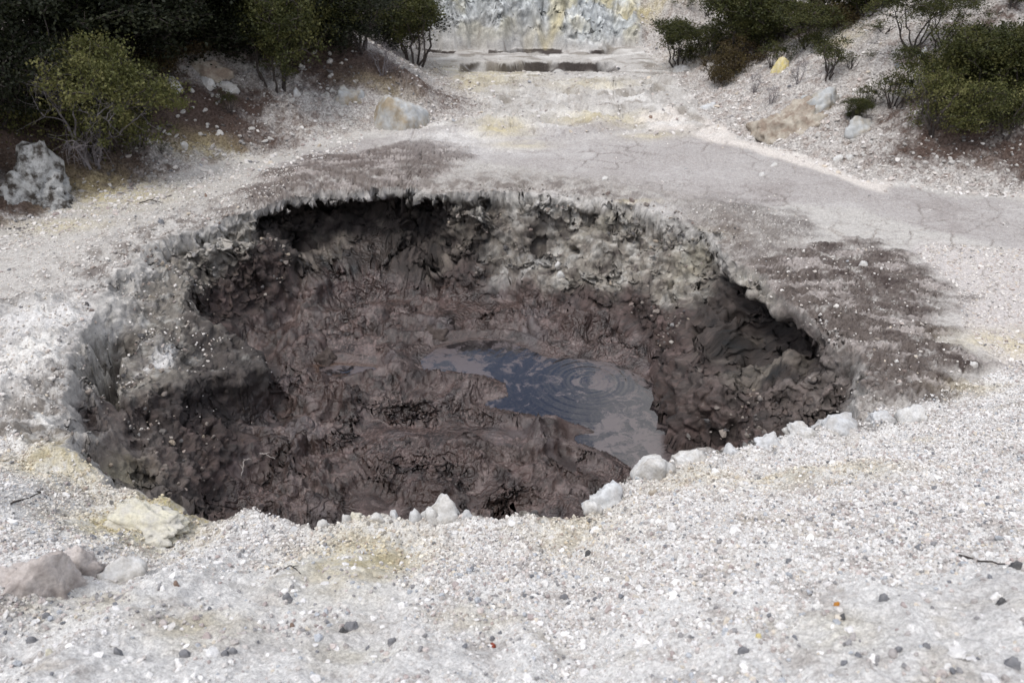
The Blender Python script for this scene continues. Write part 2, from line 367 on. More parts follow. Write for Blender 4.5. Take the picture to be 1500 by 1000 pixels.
    lf = lay - np.floor(lay)
    ledge = np.maximum.reduce([sb, sr, .6 * sc])
    dz += ledge * 0.08 * ss(0, .35, lf) * (1 - .8 * ss(.9, 1, lf))
    # ---- relief inside the pit: lumpy mud in thin layers
    wetf = ss(.75, 1.0, q['t']) * (1 - q['shm'])
    ax = x + 0.75 * fbm(x * .8, y * .8, 4, 91); ay = y + 0.6 * fbm(x * .8, y * .8, 4, 92)
    h1 = fbm(ax * .8, ay * 1.05, 5, 93, gain=.45); h2 = fbm(ax * 1.5, ay * 2.0, 4, 98, mode=2, gain=.45)
    hm = .85 * h1 + .30 * h2; K_ = 17.0
    ht = hm * K_; flr = np.floor(ht); fr = ht - flr
    lm = ss(-.45, .0, pn(x * .7, y * .7, 97))                    # where the mud lies in sheets
    stp = (flr + ss(.62, 1.0, fr)) / K_
    mm = lerp(hm, stp, lm) * .70
    w1, w2, wid = worley(ax * 1.9, ay * 2.2, 7)
    dome = np.sqrt(np.clip(1 - (w1 / .62) ** 2, 0, 1)) * (wid > .35) * ss(-.1, .3, pn(x * .55, y * .55, 99))
    mm = (mm + .16 * dome) * (1 - .8 * ss(-.25, .3, q['po'])) - .03
    edge = ss(.50, .66, fr) * (1 - ss(.80, .98, fr)) * lm
    layer = 0 * fr
    shore = ss(-.02, -.5, q['po'])
    md = inside * wetf * (mm * ss(.05, -.6, q['po']) + 0.06 * layer * (1 - ss(-.05, .15, q['po'])))
    md += inside * (1 - wetf) * (0.05 * n1 + 0.04 * fbm(ax * 2.5, ay * 2.5, 4, 94, mode=2))
    md += inside * wetf * (.09 * fbm(x * 3.0, y * 3.8, 4, 95, gain=.45) * ss(-.1,.3,pn(x*.8,y*.8,96)) * shore + .02 * n2 * shore)
    p1, p2, pid = worley(x * 1.25, y * 1.25, 5)                             # small vents
    vent = (pid > .62) * np.exp(-(p1 / .075) ** 2) * wetf * inside
    ringm = (pid > .62) * np.exp(-((p1 - .13) / .06) ** 2) * wetf * inside
    md += ss(.1,-.2,q['po']) * (-.12 * vent + .025 * ringm)
    # keep the shore of the pool where it is
    zz = z + dz + md
    lim = np.where(q['po'] > 0.04, WZ - 0.015 - .1 * ss(0, .3, q['po']), np.where(q['po'] > -0.25, np.maximum(zz, WZ + 0.012 + .12 * ss(0, .25, -q['po'])), np.maximum(zz, WZ + .03)))
    zz = np.where((s > 0.3) & (wetf > .01), np.where(q['po'] > .04, np.minimum(zz, lim), lim), zz)
    if not colours: return zz.astype(F)
    # ---------------------------------------------------------------- colours
    def c3(r, g, b): return np.array([r, g, b], F)
    def mix(A, B, t): return A + (B - A) * np.clip(t, 0, 1)[:, None]
    N = len(x)
    fine = fbm(x * 14, y * 14, 3, 101, gain=.7); mid = fbm(x * 2.4, y * 2.8, 5, 102, gain=.6); low = fbm(x * .45, y * .45, 3, 103)
    zq = (np.where(s > -.3, (np.clip(z, -1.88, 0) + 1.88) * .85, 0) * ss(-.3, 0, s)).astype(F)
    ox = -rimR(X0, Y0, rimR.gx) * zq; oy = -rimR(X0, Y0, rimR.gy) * zq
    x = X0 + ox; y = Y0 + oy
    fine = fbm(x * 14, y * 14, 3, 101, gain=.7); mid = fbm(x * 2.4, y * 2.8, 5, 102, gain=.6)
    ax = ax + ox; ay = ay + oy
    yel = blobs(X0 + .25 * W1, Y0 + .25 * W2, YELB); wht = blobs(X0 + .3 * W1, Y0 + .3 * W2, WHTB); brn = blobs(X0 + .5 * W2, Y0 + .5 * W1, BRNB)
    C = np.tile(c3(.50, .485, .465), (N, 1))
    C = mix(C, c3(.38, .36, .34), ss(.0, .5, mid) * .6)
    # foreground clay, whiter, with pinkish grey grit
    C = mix(C, c3(.75, .745, .735), fg * .95)
    C = mix(C, c3(.40, .365, .34), fg * ss(.05, .35, mid + .35 * fine) * .75)
    C = mix(C, c3(.42, .36, .27), fg * ss(.15, .4, fbm(x * 1.1, y * 1.6, 5, 134)) * .45)
    # crust around
    C = mix(C, c3(.40, .385, .365), crust * .8)
    C = mix(C, c3(.30, .275, .25), crust * (1 - flat) * ss(.05, .5, mid) * .6)
    C = mix(C, c3(.345, .325, .315), flat * .95)
    C = mix(C, c3(.43, .415, .405), flat * ss(.0, .5, low + .5 * mid) * .7)
    C = mix(C, c3(.24, .215, .205), flat * ss(.1, .5, -low + .5 * mid) * .5)
    sand = regm('sand', wx, wy, .15) * (1 - inside); C = mix(C, c3(.60, .56, .52), sand * .8)
    rgv = regm('rgrav', wx, wy, .3); C = mix(C, c3(.47, .44, .43), rgv * (1 - inside) * .8)
    C = mix(C, c3(.10, .08, .07), crack * .7 * ss(-.35, .25, fbm(X0*.5, Y0*.5, 3, 130)))
    C = mix(C, c3(.115, .092, .083), sb * ss(-.7, .05, mid + .4 * (lf - .5)) * .85)
    C = mix(C, c3(.098, .078, .070), sr * ss(-.50, -.1, mid + .35 * (lf - .5) + .1 * fine) * .9)
    C = mix(C, c3(.05, .038, .036), sr * ss(.0, .3, mid + .3 * fine) * .7)
    C = mix(C, c3(.34, .31, .295), np.maximum(sr, sb) * ss(.08, .2, fbm(X0 * 1.1, Y0 * 2.6, 5, 133)) * .85)
    C = mix(C, c3(.10, .085, .08), sc * crust * ss(-.45, .1, fine + .5 * mid) * .8)
    C = mix(C, c3(.05, .038, .036), ledge * (1 - ss(0.02, .22, lf)) * .85 * (1 - inside))
    # rough grey crust right at the rim
    C = mix(C, c3(.30, .28, .26), near * ss(-60, -40, brg) * .7 * (1 - np.maximum(sr, sb)))
    C = mix(C, c3(.145, .125, .113), near * (1 - .5 * np.maximum(sr, sb)) * ss(-1.8, -.3, s) * ss(-.15, .2, mid + .3 * fine) * .85)
    # hillside: pale rubble, brown litter
    C = mix(C, c3(.50, .475, .45), hill * .7)
    C = mix(C, c3(.33, .27, .235), hill * ss(-.1, .5, mid + .25 * fine) * .75)
    C = mix(C, c3(.075, .045, .034), hill * ss(.25, .7, brn + .30 * mid + .22 * fine) * .92)
    # cliff
    C = mix(C, c3(.46, .49, .50), cliff * .85); C = mix(C, c3(.24, .245, .24), cliff * ss(.05, .35, fbm(X0 * 1.8, z * 1.4, 5, 104)) * .5)
    C = mix(C, c3(.64, .66, .66), cliff * ss(.05, .3, fbm(X0 * 1.3, z * .9, 5, 131)) * .7); C = mix(C, c3(.46, .42, .27), cliff * ss(.12, .3, fbm(X0 * .6, z * .7, 4, 132)) * .65)
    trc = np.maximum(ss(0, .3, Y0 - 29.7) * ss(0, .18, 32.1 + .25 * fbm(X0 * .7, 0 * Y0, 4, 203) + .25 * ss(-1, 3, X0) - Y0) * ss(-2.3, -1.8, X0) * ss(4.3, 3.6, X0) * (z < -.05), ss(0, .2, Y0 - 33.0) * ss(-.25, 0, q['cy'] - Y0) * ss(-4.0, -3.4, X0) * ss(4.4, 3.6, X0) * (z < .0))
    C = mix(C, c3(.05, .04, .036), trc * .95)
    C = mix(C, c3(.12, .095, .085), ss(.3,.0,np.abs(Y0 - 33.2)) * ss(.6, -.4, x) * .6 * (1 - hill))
    # back swells
    bk = crust * ss(20.5, 23, Y0) * (1 - cliff); C = mix(C, c3(.20, .18, .155), bk * ss(.05, .35, fbm(X0 * .9, Y0 * 1.6, 5, 111) + .2 * fine) * .75)
    C = mix(C, c3(.58, .57, .55), bk * ss(.05, .35, fbm(X0 * .7, Y0 * 1.3, 4, 112)) * .8)
    gul = crust * ss(.25, .0, np.abs(Y0 - 27.4 - .5 * pn(x*.7, y*.1, 3))) * ss(1.5, -.5, x); C = mix(C, c3(.2, .165, .14), gul * .7)
    # inside the pit
    mud = c3(.072, .053, .047)
    roughp = ss(-.15, .25, pn(X0*.8, Y0*.8, 96))
    I = np.tile(mud, (N, 1))
    I = mix(I, c3(.135, .104, .097), ss(.0, .25, fbm(ax * 1.7, ay * 2.0, 4, 105)) * .8 * (1 - .6 * roughp))
    I = mix(I, c3(.028, .021, .02), ss(.05, .3, fine) * roughp * .7)
    I = mix(I, c3(.022, .017, .016), ss(.0, .3, -fbm(x * 2.1, y * 2.1, 4, 106)) * .75)
    I = mix(I, c3(.17, .145, .138), wetf * ss(.15, .28, fbm(ax * 1.3, ay * 2.0, 5, 107)) * .75)
    I = mix(I, c3(.014, .011, .010), wetf * edge * .4)
    I = mix(I, c3(.115, .11, .115), wetf * ss(.2, .4, fbm(x * .9, y * .9, 4, 108)) * .5)
    bnd = fbm(ax * 1.5, ay * 2.4, 4, 113) * 9; bf = np.abs(bnd - np.floor(bnd) - .5)
    I = mix(I, c3(.20, .16, .15), wetf * ss(.14, .05, bf) * ss(-.1, .2, fbm(X0 * .8, Y0 * .8, 3, 114)) * .7)
    I = mix(I, c3(.018, .014, .013), wetf * ss(.44, .49, bf) * ss(.0, .3, fbm(X0 * .7, Y0 * .7, 3, 115)) * .45)
    dark = regm('darkmud', wx, wy, .15); I = mix(I, c3(.038, .028, .026), dark * .8)
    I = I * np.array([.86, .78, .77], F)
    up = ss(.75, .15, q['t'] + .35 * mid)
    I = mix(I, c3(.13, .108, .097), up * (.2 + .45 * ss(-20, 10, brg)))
    speck = ss(.30, .55, fine + .35 * mid)
    pw = regm('palewall', wx, wy, .18); pw2 = regm('palewall2', wx, wy, .12); ru = regm('rubble', wx, wy, .1)
    sg = regm('shelfgrey', wx, wy, .12); rgx = regm('rightgrey', wx, wy, .25); lfx = regm('leftfoot', wx, wy, .3)
    greyc = np.tile(c3(.28, .255, .22), (N, 1)); greyc = mix(greyc, c3(.47, .455, .42), ss(.0, .4, mid + .2 * fine)); greyc = mix(greyc, c3(.11, .093, .083), ss(.08, .40, -mid + .35 * fine))
    I = mix(I, greyc, np.maximum.reduce([pw * ss(1.0, .7, q['t'] * .6 + .4 * mid + .1), pw2, ru * .6]) * .95)
    I = mix(I, greyc * .85, np.maximum(sg, ss(.0, .25, q['sh']) * ss(.35, .7, s)) * .9)
    I = mix(I, c3(.036, .027, .025), dark * .85 * ss(-.4, 0, .25 - np.abs(mid)))
    I = mix(I, c3(.22, .195, .18), rgx * ss(-.3, .3, mid) * .6)
    I = mix(I, c3(.19, .165, .15), lfx * ss(-.4, .2, mid) * .65)
    I = mix(I, c3(.33, .30, .27), speck * (.25 + .5 * np.maximum(sg, pw)) * (1 - wetf * .9))
    ww = np.maximum(regm('shelfwhite', wx, wy, .1), regm('shelfwhite2', wx, wy, .1)); I = mix(I, c3(.60, .59, .58), ww * ss(-.35, .0, mid + .4*fine))
    I = mix(I, c3(.5, .49, .47), wht * ss(-.15, .25, mid + .4 * fine) * .9 * (1 - wetf * .8))
    I = mix(I, c3(.38, .35, .24), yel * .7 * (1 - wetf))
    I = mix(I, c3(.10, .052, .030), ss(-.12, .05, PU(X0, Y0)) * .5)
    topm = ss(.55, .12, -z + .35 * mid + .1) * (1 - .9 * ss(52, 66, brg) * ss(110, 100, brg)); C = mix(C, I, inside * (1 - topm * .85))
    # left block
    lb = regm('leftblock', wx, wy, .2) * (1 - inside)
    C = mix(C, c3(.17, .155, .14), lb * ss(-.1, .12, mid + .4 * fine) * .85); C = mix(C, c3(.62, .61, .585), lb * ss(.0, .2, fbm(X0 * 1.3, Y0 * 1.3, 5, 142)) * .9)
    o = 1 - inside
    C = mix(C, c3(.64, .635, .63), wht * o * ss(-.5, .2, mid + .25*fine) * .9)
    C = mix(C, c3(.50, .435, .25), yel * o * ss(-.6, .2, mid + .2*fine))
    ysp = blobs(X0, Y0, YELB[:1]); C = mix(C, c3(.55, .47, .12), ysp * o * ss(.0, .4, fine) * .7)
    C = C * (1 + .10 * fine[:, None]) * (1 + .05 * fbm(x * 30, y * 30, 2, 109)[:, None])
    C = np.clip(C, .012, .75)
    wet = inside * (wetf * (.8 + .2 * ss(-.2, .3, fbm(x * 1.2, y * 1.2, 3, 110))) + (1 - wetf) * .15) * (1 - sg * .8)
    rough3 = inside * ss(-.05, .06, q['t']) * (1 - wetf) * (1 - .45 * q['shm']) + near * ss(-.25, 0, s) * .5 + inside * wetf * ss(.0, -.45, q['po']) * (.34 + .22 * ss(-.05, .3, pn(x*.8,y*.8,96))) + 1.1 * ss(-.1, .5, Y0 - q['cy']) * (1 - ss(-.2, .5, q['hr']))
    rough3 = rough3 * (1 - .7 * ss(.75, .5, s) * ss(11.6, 11.0, Y0) * ss(-58, -66, brg))
    q.update(inside=inside, wetf=wetf, flat=flat, hill=hill, fg=fg, cliff=cliff, brn=brn, yel=yel, wht=wht)
    return zz.astype(F), C.astype(F), wet.astype(F), rough3.astype(F), q

# ------------------------------------------------------------------ terrain mesh laid out by arc length seen from the near bank
NC, NR = 1000, 1080
uu = np.linspace(-1, 1, NC); au = np.abs(uu)
UM = np.sign(uu) * np.where(au < .93, au / .93 * 1.13, 1.13 + ((au - .93) / .07) ** 1.6 * 2.2)
def halfw(y): return (750 / FPX) * np.maximum(y * CP + CH * SP, 2.0)
yc = np.concatenate([np.linspace(-3, 4, 300), np.linspace(4, 36, 2600)[1:], np.linspace(36, 85, 200)[1:]])
ci = np.linspace(0, NC - 1, 220).astype(int)
Yc = np.tile(yc[:, None], (1, len(ci))); Xc = UM[ci][None, :] * halfw(Yc)
Zc = base(Xc.ravel(), Yc.ravel()).reshape(Xc.shape)
dist = np.sqrt(Xc ** 2 + Yc ** 2 + (Zc - CH) ** 2)
dY, dZ = np.diff(Yc, axis=0), np.diff(Zc, axis=0); dm = (dist[1:] + dist[:-1]) / 2
ds = (np.abs(dZ * Yc[1:] - dY * (Zc[1:] - CH)) / dm + .22 * np.hypot(dY, dZ)) / dm
el = (Zc - CH) / np.maximum(np.hypot(Xc, Yc), .3); run = np.maximum.accumulate(np.where(Yc < 1.5, -99, el), axis=0)
vis = (el[1:] >= run[1:] - 0.004) & (Yc[1:] > 2.2)
off = (Yc[1:] > 2.2) & (el[1:] > -0.06)                    # above the frame
wgt = np.where(vis, 1.0, .22); wgt = np.where(off, .08, wgt); wgt = np.where(Yc[1:] < 2.2, .15, wgt); wgt = np.where((Yc[1:] > 29.5) & (Yc[1:] < 34.6), np.maximum(wgt, .6) * 2.0, wgt)
cost = np.vstack([np.zeros((1, len(ci))), np.cumsum(ds * wgt, axis=0)]); cost /= cost[-1]
Yrow = np.zeros((NR, len(ci)))
for j in range(len(ci)): Yrow[:, j] = np.interp(np.linspace(0, 1, NR), cost[:, j], yc)
ker = np.ones(5) / 5
Yp = np.pad(Yrow, ((0, 0), (2, 2)), mode='edge')
Yrow = sum(Yp[:, k:k + len(ci)] for k in range(5)) / 5
Y = np.zeros((NR, NC))
for i in range(NR): Y[i] = np.interp(np.arange(NC), ci, Yrow[i])
X = UM[None, :] * halfw(Y)
x = X.ravel().astype(F); y = Y.ravel().astype(F)
z, C, wet, rough3, q = surface(x, y)
# undercut rim: push the wall outwards below the lip
gx = rimR(x, y, rimR.gx); gy = rimR(x, y, rimR.gy)
dep = np.clip(-z / 2.0, 0, 1)
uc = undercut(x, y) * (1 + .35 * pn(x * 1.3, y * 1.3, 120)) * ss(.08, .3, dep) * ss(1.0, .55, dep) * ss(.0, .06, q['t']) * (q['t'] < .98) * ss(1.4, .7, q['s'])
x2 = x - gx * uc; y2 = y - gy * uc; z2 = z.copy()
Pm = np.stack([x2, y2, z2], -1).reshape(NR, NC, 3)
du = np.gradient(Pm, axis=1); dv = np.gradient(Pm, axis=0)
nr = np.cross(du, dv); nr /= np.linalg.norm(nr, axis=-1, keepdims=True) + 1e-9
nr = nr.reshape(-1, 3)
idx = np.where(rough3 > .02)[0]
a, b, c = x2[idx], y2[idx], z2[idx]
d3 = .30 * fbm3(a * 1.6, b * 1.6, c * 2.2, 3, 1, gain=.45) + .13 * fbm3(a * 4.5, b * 4.5, c * 6.5, 4, 9, mode=2, gain=.48) + .02 * fbm3(a * 22, b * 22, c * 24, 2, 15)
hol = ss(.35, .6, fbm3(a * 2.6, b * 2.6, c * 3.4, 2, 30))                    # holes in the wall
tt = q['t'][idx]; wf = (q['wetf'] * q['inside'])[idx]
dfl = .30 * fbm3(a * 1.4, b * 1.4, c * 1.8, 2, 1, gain=.4) + .035 * fbm3(a * 4.0, b * 4.0, c * 6.0, 3, 9, mode=2, gain=.4)
d3 = lerp((d3 - .30 * hol) * (.5 + .5 * ss(0, .25, tt)) + .05 * fbm3(a * 9, b * 9, c * 11, 3, 21), dfl, wf) * rough3[idx]
Pf = Pm.reshape(-1, 3).copy(); Pf[idx] += nr[idx] * d3[:, None]
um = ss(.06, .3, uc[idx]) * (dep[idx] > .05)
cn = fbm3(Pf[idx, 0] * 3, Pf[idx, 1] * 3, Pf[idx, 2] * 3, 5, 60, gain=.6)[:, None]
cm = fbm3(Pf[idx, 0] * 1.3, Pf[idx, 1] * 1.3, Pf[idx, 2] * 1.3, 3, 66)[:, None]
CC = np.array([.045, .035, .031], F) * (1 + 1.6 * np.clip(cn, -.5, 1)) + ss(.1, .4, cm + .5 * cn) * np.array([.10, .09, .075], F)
C[idx] = C[idx] * (1 - um[:, None]) + np.clip(CC, .012, .4) * um[:, None]  # dark mud under the lip, with the hollow's shade painted into the colour
n8 = fbm3(Pf[idx, 0] * 7, Pf[idx, 1] * 7, Pf[idx, 2] * 9, 4, 70, gain=.7)
C[idx] = C[idx] * (1 + 1.1 * np.clip(n8, -.6, .6) * np.clip(rough3[idx] * 1.5, 0, 1))[:, None]
print('terrain verts', len(x))

def link(o): scene.collection.objects.link(o); return o
def tag(o, label=None, cat=None, group=None, kind=None):
    if label: o['label'] = label
    if cat: o['category'] = cat
    if group: o['group'] = group
    if kind: o['kind'] = kind
    return o

# ------------------------------------------------------------------ materials
class NT:
    def __init__(s, name):
        s.m = bpy.data.materials.new(name); s.m.use_nodes = True; s.t = s.m.node_tree; s.n = s.t.nodes; s.l = s.t.links
        s.b = s.n['Principled BSDF']
    def new(s, t, **kw):
        n = s.n.new(t)
        for k, v in kw.items():
            if k in n.inputs: n.inputs[k].default_value = v
            else: setattr(n, k, v)
        return n
    def math(s, op, a, b=None):
        n = s.n.new('ShaderNodeMath'); n.operation = op
        for i, v in enumerate((a, b)):
            if v is None: continue
            if hasattr(v, 'links'): s.l.new(v, n.inputs[i])
            else: n.inputs[i].default_value = v
        return n.outputs[0]
    def mixc(s, a, b, f, mode='MIX'):
        n = s.n.new('ShaderNodeMix'); n.data_type = 'RGBA'; n.blend_type = mode
        for k, v in (('A', a), ('B', b), ('Factor', f)):
            if hasattr(v, 'links'): s.l.new(v, n.inputs[k])
            elif k == 'Factor': n.inputs[k].default_value = v
            else: n.inputs[k].default_value = (*v, 1)
        return n.outputs['Result']
    def noise(s, scale, detail=4, rough=.55, vec=None, out='Fac'):
        n = s.new('ShaderNodeTexNoise', Scale=scale, Detail=detail, Roughness=rough)
        if vec is not None: s.l.new(vec, n.inputs['Vector'])
        return n.outputs[out]
    def ramp(s, f, p0, p1, c0=(0, 0, 0), c1=(1, 1, 1)):
        n = s.n.new('ShaderNodeValToRGB'); e = n.color_ramp.elements
        e[0].position, e[1].position = p0, p1; e[0].color = (*c0, 1); e[1].color = (*c1, 1)
        s.l.new(f, n.inputs[0]); return n.outputs[0]
    def geo(s): return s.new('ShaderNodeNewGeometry').outputs['Position']
    def attr(s, name, out='Color', typ='GEOMETRY'):
        n = s.n.new('ShaderNodeAttribute'); n.attribute_name = name; n.attribute_type = typ; return n.outputs[out]
    def bump(s, h, strength, dist):
        n = s.new('ShaderNodeBump', Strength=strength, Distance=dist); s.l.new(h, n.inputs['Height']); return n.outputs[0]

def ground_mat(name, s1, s2, bstr, bd, wetuse=False, speck=.18, cells=0, cs=60, flow=0):
    m = NT(name); g = m.geo()
    col = m.attr('Col')
    n1 = m.noise(s1, 5, .65, g); n2 = m.noise(s2, 4, .7, g)
    f = m.ramp(n1, .3, .72, (1 - speck,) * 3, (1 + speck,) * 3)
    col = m.mixc(col, f, 1.0, 'MULTIPLY')
    f2 = m.ramp(n2, .38, .62, (.86, .85, .85), (1.1, 1.1, 1.09))
    col = m.mixc(col, f2, 1.0, 'MULTIPLY')
    if cells:
        vo = m.new('ShaderNodeTexVoronoi', Scale=cs); m.l.new(g, vo.inputs['Vector'])
        sp = m.new('ShaderNodeSeparateColor'); m.l.new(vo.outputs['Color'], sp.inputs[0])
        col = m.mixc(col, m.ramp(sp.outputs[0], 0, .8, (1 - cells, 1 - cells * 1.06, 1 - cells * 1.08), (1.12,) * 3), 1.0, 'MULTIPLY')
    m.l.new(col, m.b.inputs['Base Color'])
    if wetuse:
        w = m.attr('wet', 'Fac')
        r = m.math('SUBTRACT', .88, m.math('MULTIPLY', w, .68))
        r = m.math('ADD', r, m.math('MULTIPLY', m.math('SUBTRACT', n1, .5), .35))
        m.l.new(r, m.b.inputs['Roughness'])
        m.b.inputs['Specular IOR Level'].default_value = .6
    else:
        m.b.inputs['Roughness'].default_value = .95; m.b.inputs['Specular IOR Level'].default_value = .2
    h = m.math('ADD', m.math('MULTIPLY', n1, .6), m.math('MULTIPLY', n2, .4))
    if flow:
        fn = m.noise(1.7, 4, .5, g); sn = m.math('SINE', m.math('MULTIPLY', fn, flow)); msk = m.ramp(m.noise(.9, 2, .5, g), .42, .56)
        h = m.math('ADD', h, m.math('MULTIPLY', m.math('MULTIPLY', sn, .4), msk))
    m.l.new(m.bump(h, bstr, bd), m.b.inputs['Normal'])
    return m.m
M_GRAV = ground_mat('gravelly_clay', 28, 110, 1., .03, cells=.20, cs=75)
M_FLAT = ground_mat('dried_mud', 12, 50, .8, .02, speck=.15, cells=.14, cs=40)
M_WALL = ground_mat('crusted_wall', 16, 55, 1., .05, True, speck=.2)
M_MUD = ground_mat('wet_mud', 14, 55, 1.0, .030, True, speck=.22, flow=62)
M_HILL = ground_mat('hill_rubble', 14, 45, 1., .06, speck=.25, cells=.45, cs=28)
M_CLIFF = ground_mat('pale_cliff', 7, 30, .9, .05, speck=.2)

# ------------------------------------------------------------------ split the sheet into named pieces of ground
quad = (np.arange(NR - 1)[:, None] * NC + np.arange(NC - 1)[None, :]).ravel()
cls = np.zeros(len(x), np.int8)                              # 0 gravel bank, 1 mud flat, 2 hillside left, 3 hillside right, 4 cliff, 5 wall, 6 mud floor
cls[:] = 1
cls[(q['dfg'] > 0)] = 0
cls[(q['hl'] > .15) & (q['dfg'] <= 0)] = 2
cls[(q['hr'] > .15) & (q['dfg'] <= 0)] = 3
cls[(q['cliff'] > .5)] = 4
cls[(q['s'] > 0)] = 5
cls[(q['s'] > 0) & (q['wetf'] > .5)] = 6
qc = cls[quad]
def sheet(name, k, mat):
    f0 = quad[qc == k]
    f = np.stack([f0, f0 + 1, f0 + NC + 1, f0 + NC], 1)
    used, inv = np.unique(f.ravel(), return_inverse=True)
    me = bpy.data.meshes.new(name)
    me.vertices.add(len(used)); me.vertices.foreach_set('co', Pf[used].astype(F).ravel())
    me.loops.add(len(inv)); me.loops.foreach_set('vertex_index', inv.astype(np.int32).ravel())
    me.polygons.add(len(f)); me.polygons.foreach_set('loop_start', np.arange(0, 4 * len(f), 4, dtype=np.int32))
    me.polygons.foreach_set('use_smooth', np.ones(len(f), bool))
    ca = me.attributes.new('Col', 'FLOAT_COLOR', 'POINT')
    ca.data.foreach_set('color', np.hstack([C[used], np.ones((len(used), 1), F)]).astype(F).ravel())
    wa = me.attributes.new('wet', 'FLOAT', 'POINT'); wa.data.foreach_set('value', wet[used])
    me.update(); me.validate()
    me.materials.append(mat)
    return tag(link(bpy.data.objects.new(name, me)), kind='structure')
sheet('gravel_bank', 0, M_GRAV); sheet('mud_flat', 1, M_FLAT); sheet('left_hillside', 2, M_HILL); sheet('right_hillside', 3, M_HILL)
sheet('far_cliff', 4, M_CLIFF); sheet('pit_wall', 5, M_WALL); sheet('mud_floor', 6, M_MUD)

# ------------------------------------------------------------------ pool
def water():
    m = NT('muddy_water'); g = m.geo()
    warp = m.new('ShaderNodeVectorMath', operation='ADD')
    nz = m.new('ShaderNodeTexNoise', Scale=1.6, Detail=3); m.l.new(g, nz.inputs['Vector'])
    m.l.new(g, warp.inputs[0]); m.l.new(nz.outputs['Color'], warp.inputs[1])
    film = m.noise(3.2, 7, .66, warp.outputs[0]); big = m.noise(.8, 2, .5, g)
    f = m.math('ADD', film, m.math('MULTIPLY', m.math('SUBTRACT', big, .5), .55))
    f = m.ramp(f, .46, .56)
    fleck = m.ramp(m.noise(22, 6, .75, g), .54, .66)
    f2 = m.math('MAXIMUM', f, m.math('MULTIPLY', fleck, .55))
    col = m.mixc((.016, .013, .014), (.095, .076, .074), f2)
    m.l.new(col, m.b.inputs['Base Color'])
    m.l.new(m.math('ADD', .035, m.math('MULTIPLY', f2, .22)), m.b.inputs['Roughness'])
    m.b.inputs['IOR'].default_value = 1.5; m.b.inputs['Specular IOR Level'].default_value = 1.0
    n1 = m.noise(7, 4, .55, g)
    m.l.new(m.bump(n1, .10, .02), m.b.inputs['Normal'])
    return m.m
M_WATER = water()
def pool(name, R, cx, cy, grow, label=None):
    res = .02
    nx = int((R.a.shape[0] * R.res) / res); ny = int((R.a.shape[1] * R.res) / res)
    gx_, gy_ = np.meshgrid(R.x0 + np.arange(nx) * res, R.y0 + np.arange(ny) * res, indexing='ij')
    sdv = R(gx_, gy_)
    r = np.hypot(gx_ - cx, (gy_ - cy))
    zz = WZ + .0008 * np.sin(r * 2 * np.pi / .095 + 1.2 * pn(gx_ * 1.5, gy_ * 1.5, 3)) * np.exp(-r / 1.1) + .0007 * np.sin(r * 2 * np.pi / .2) * np.exp(-r / 2.4) + .0012 * pn(gx_ * 3, gy_ * 3, 4)
    keep = (sdv > -grow)
    kq = keep[:-1, :-1] & keep[1:, :-1] & keep[1:, 1:] & keep[:-1, 1:]
    i, j = np.where(kq); f0 = i * ny + j
    f = np.stack([f0, f0 + ny, f0 + ny + 1, f0 + 1], 1)
    used, inv = np.unique(f.ravel(), return_inverse=True)
    co = np.stack([gx_.ravel(), gy_.ravel(), zz.ravel()], 1)[used]
    me = bpy.data.meshes.new(name); me.from_pydata(co.tolist(), [], inv.reshape(-1, 4).tolist())
    for p in me.polygons: p.use_smooth = True
    me.materials.append(M_WATER); return tag(link(bpy.data.objects.new(name, me)), kind='structure')
pc = P(862, 558, WZ)
pool('pool_water', PO, float(pc[0]), float(pc[1]), .22)
pc2 = P(505, 540, WZ); pool('puddle_water', PU, float(pc2[0]), float(pc2[1]), .12)

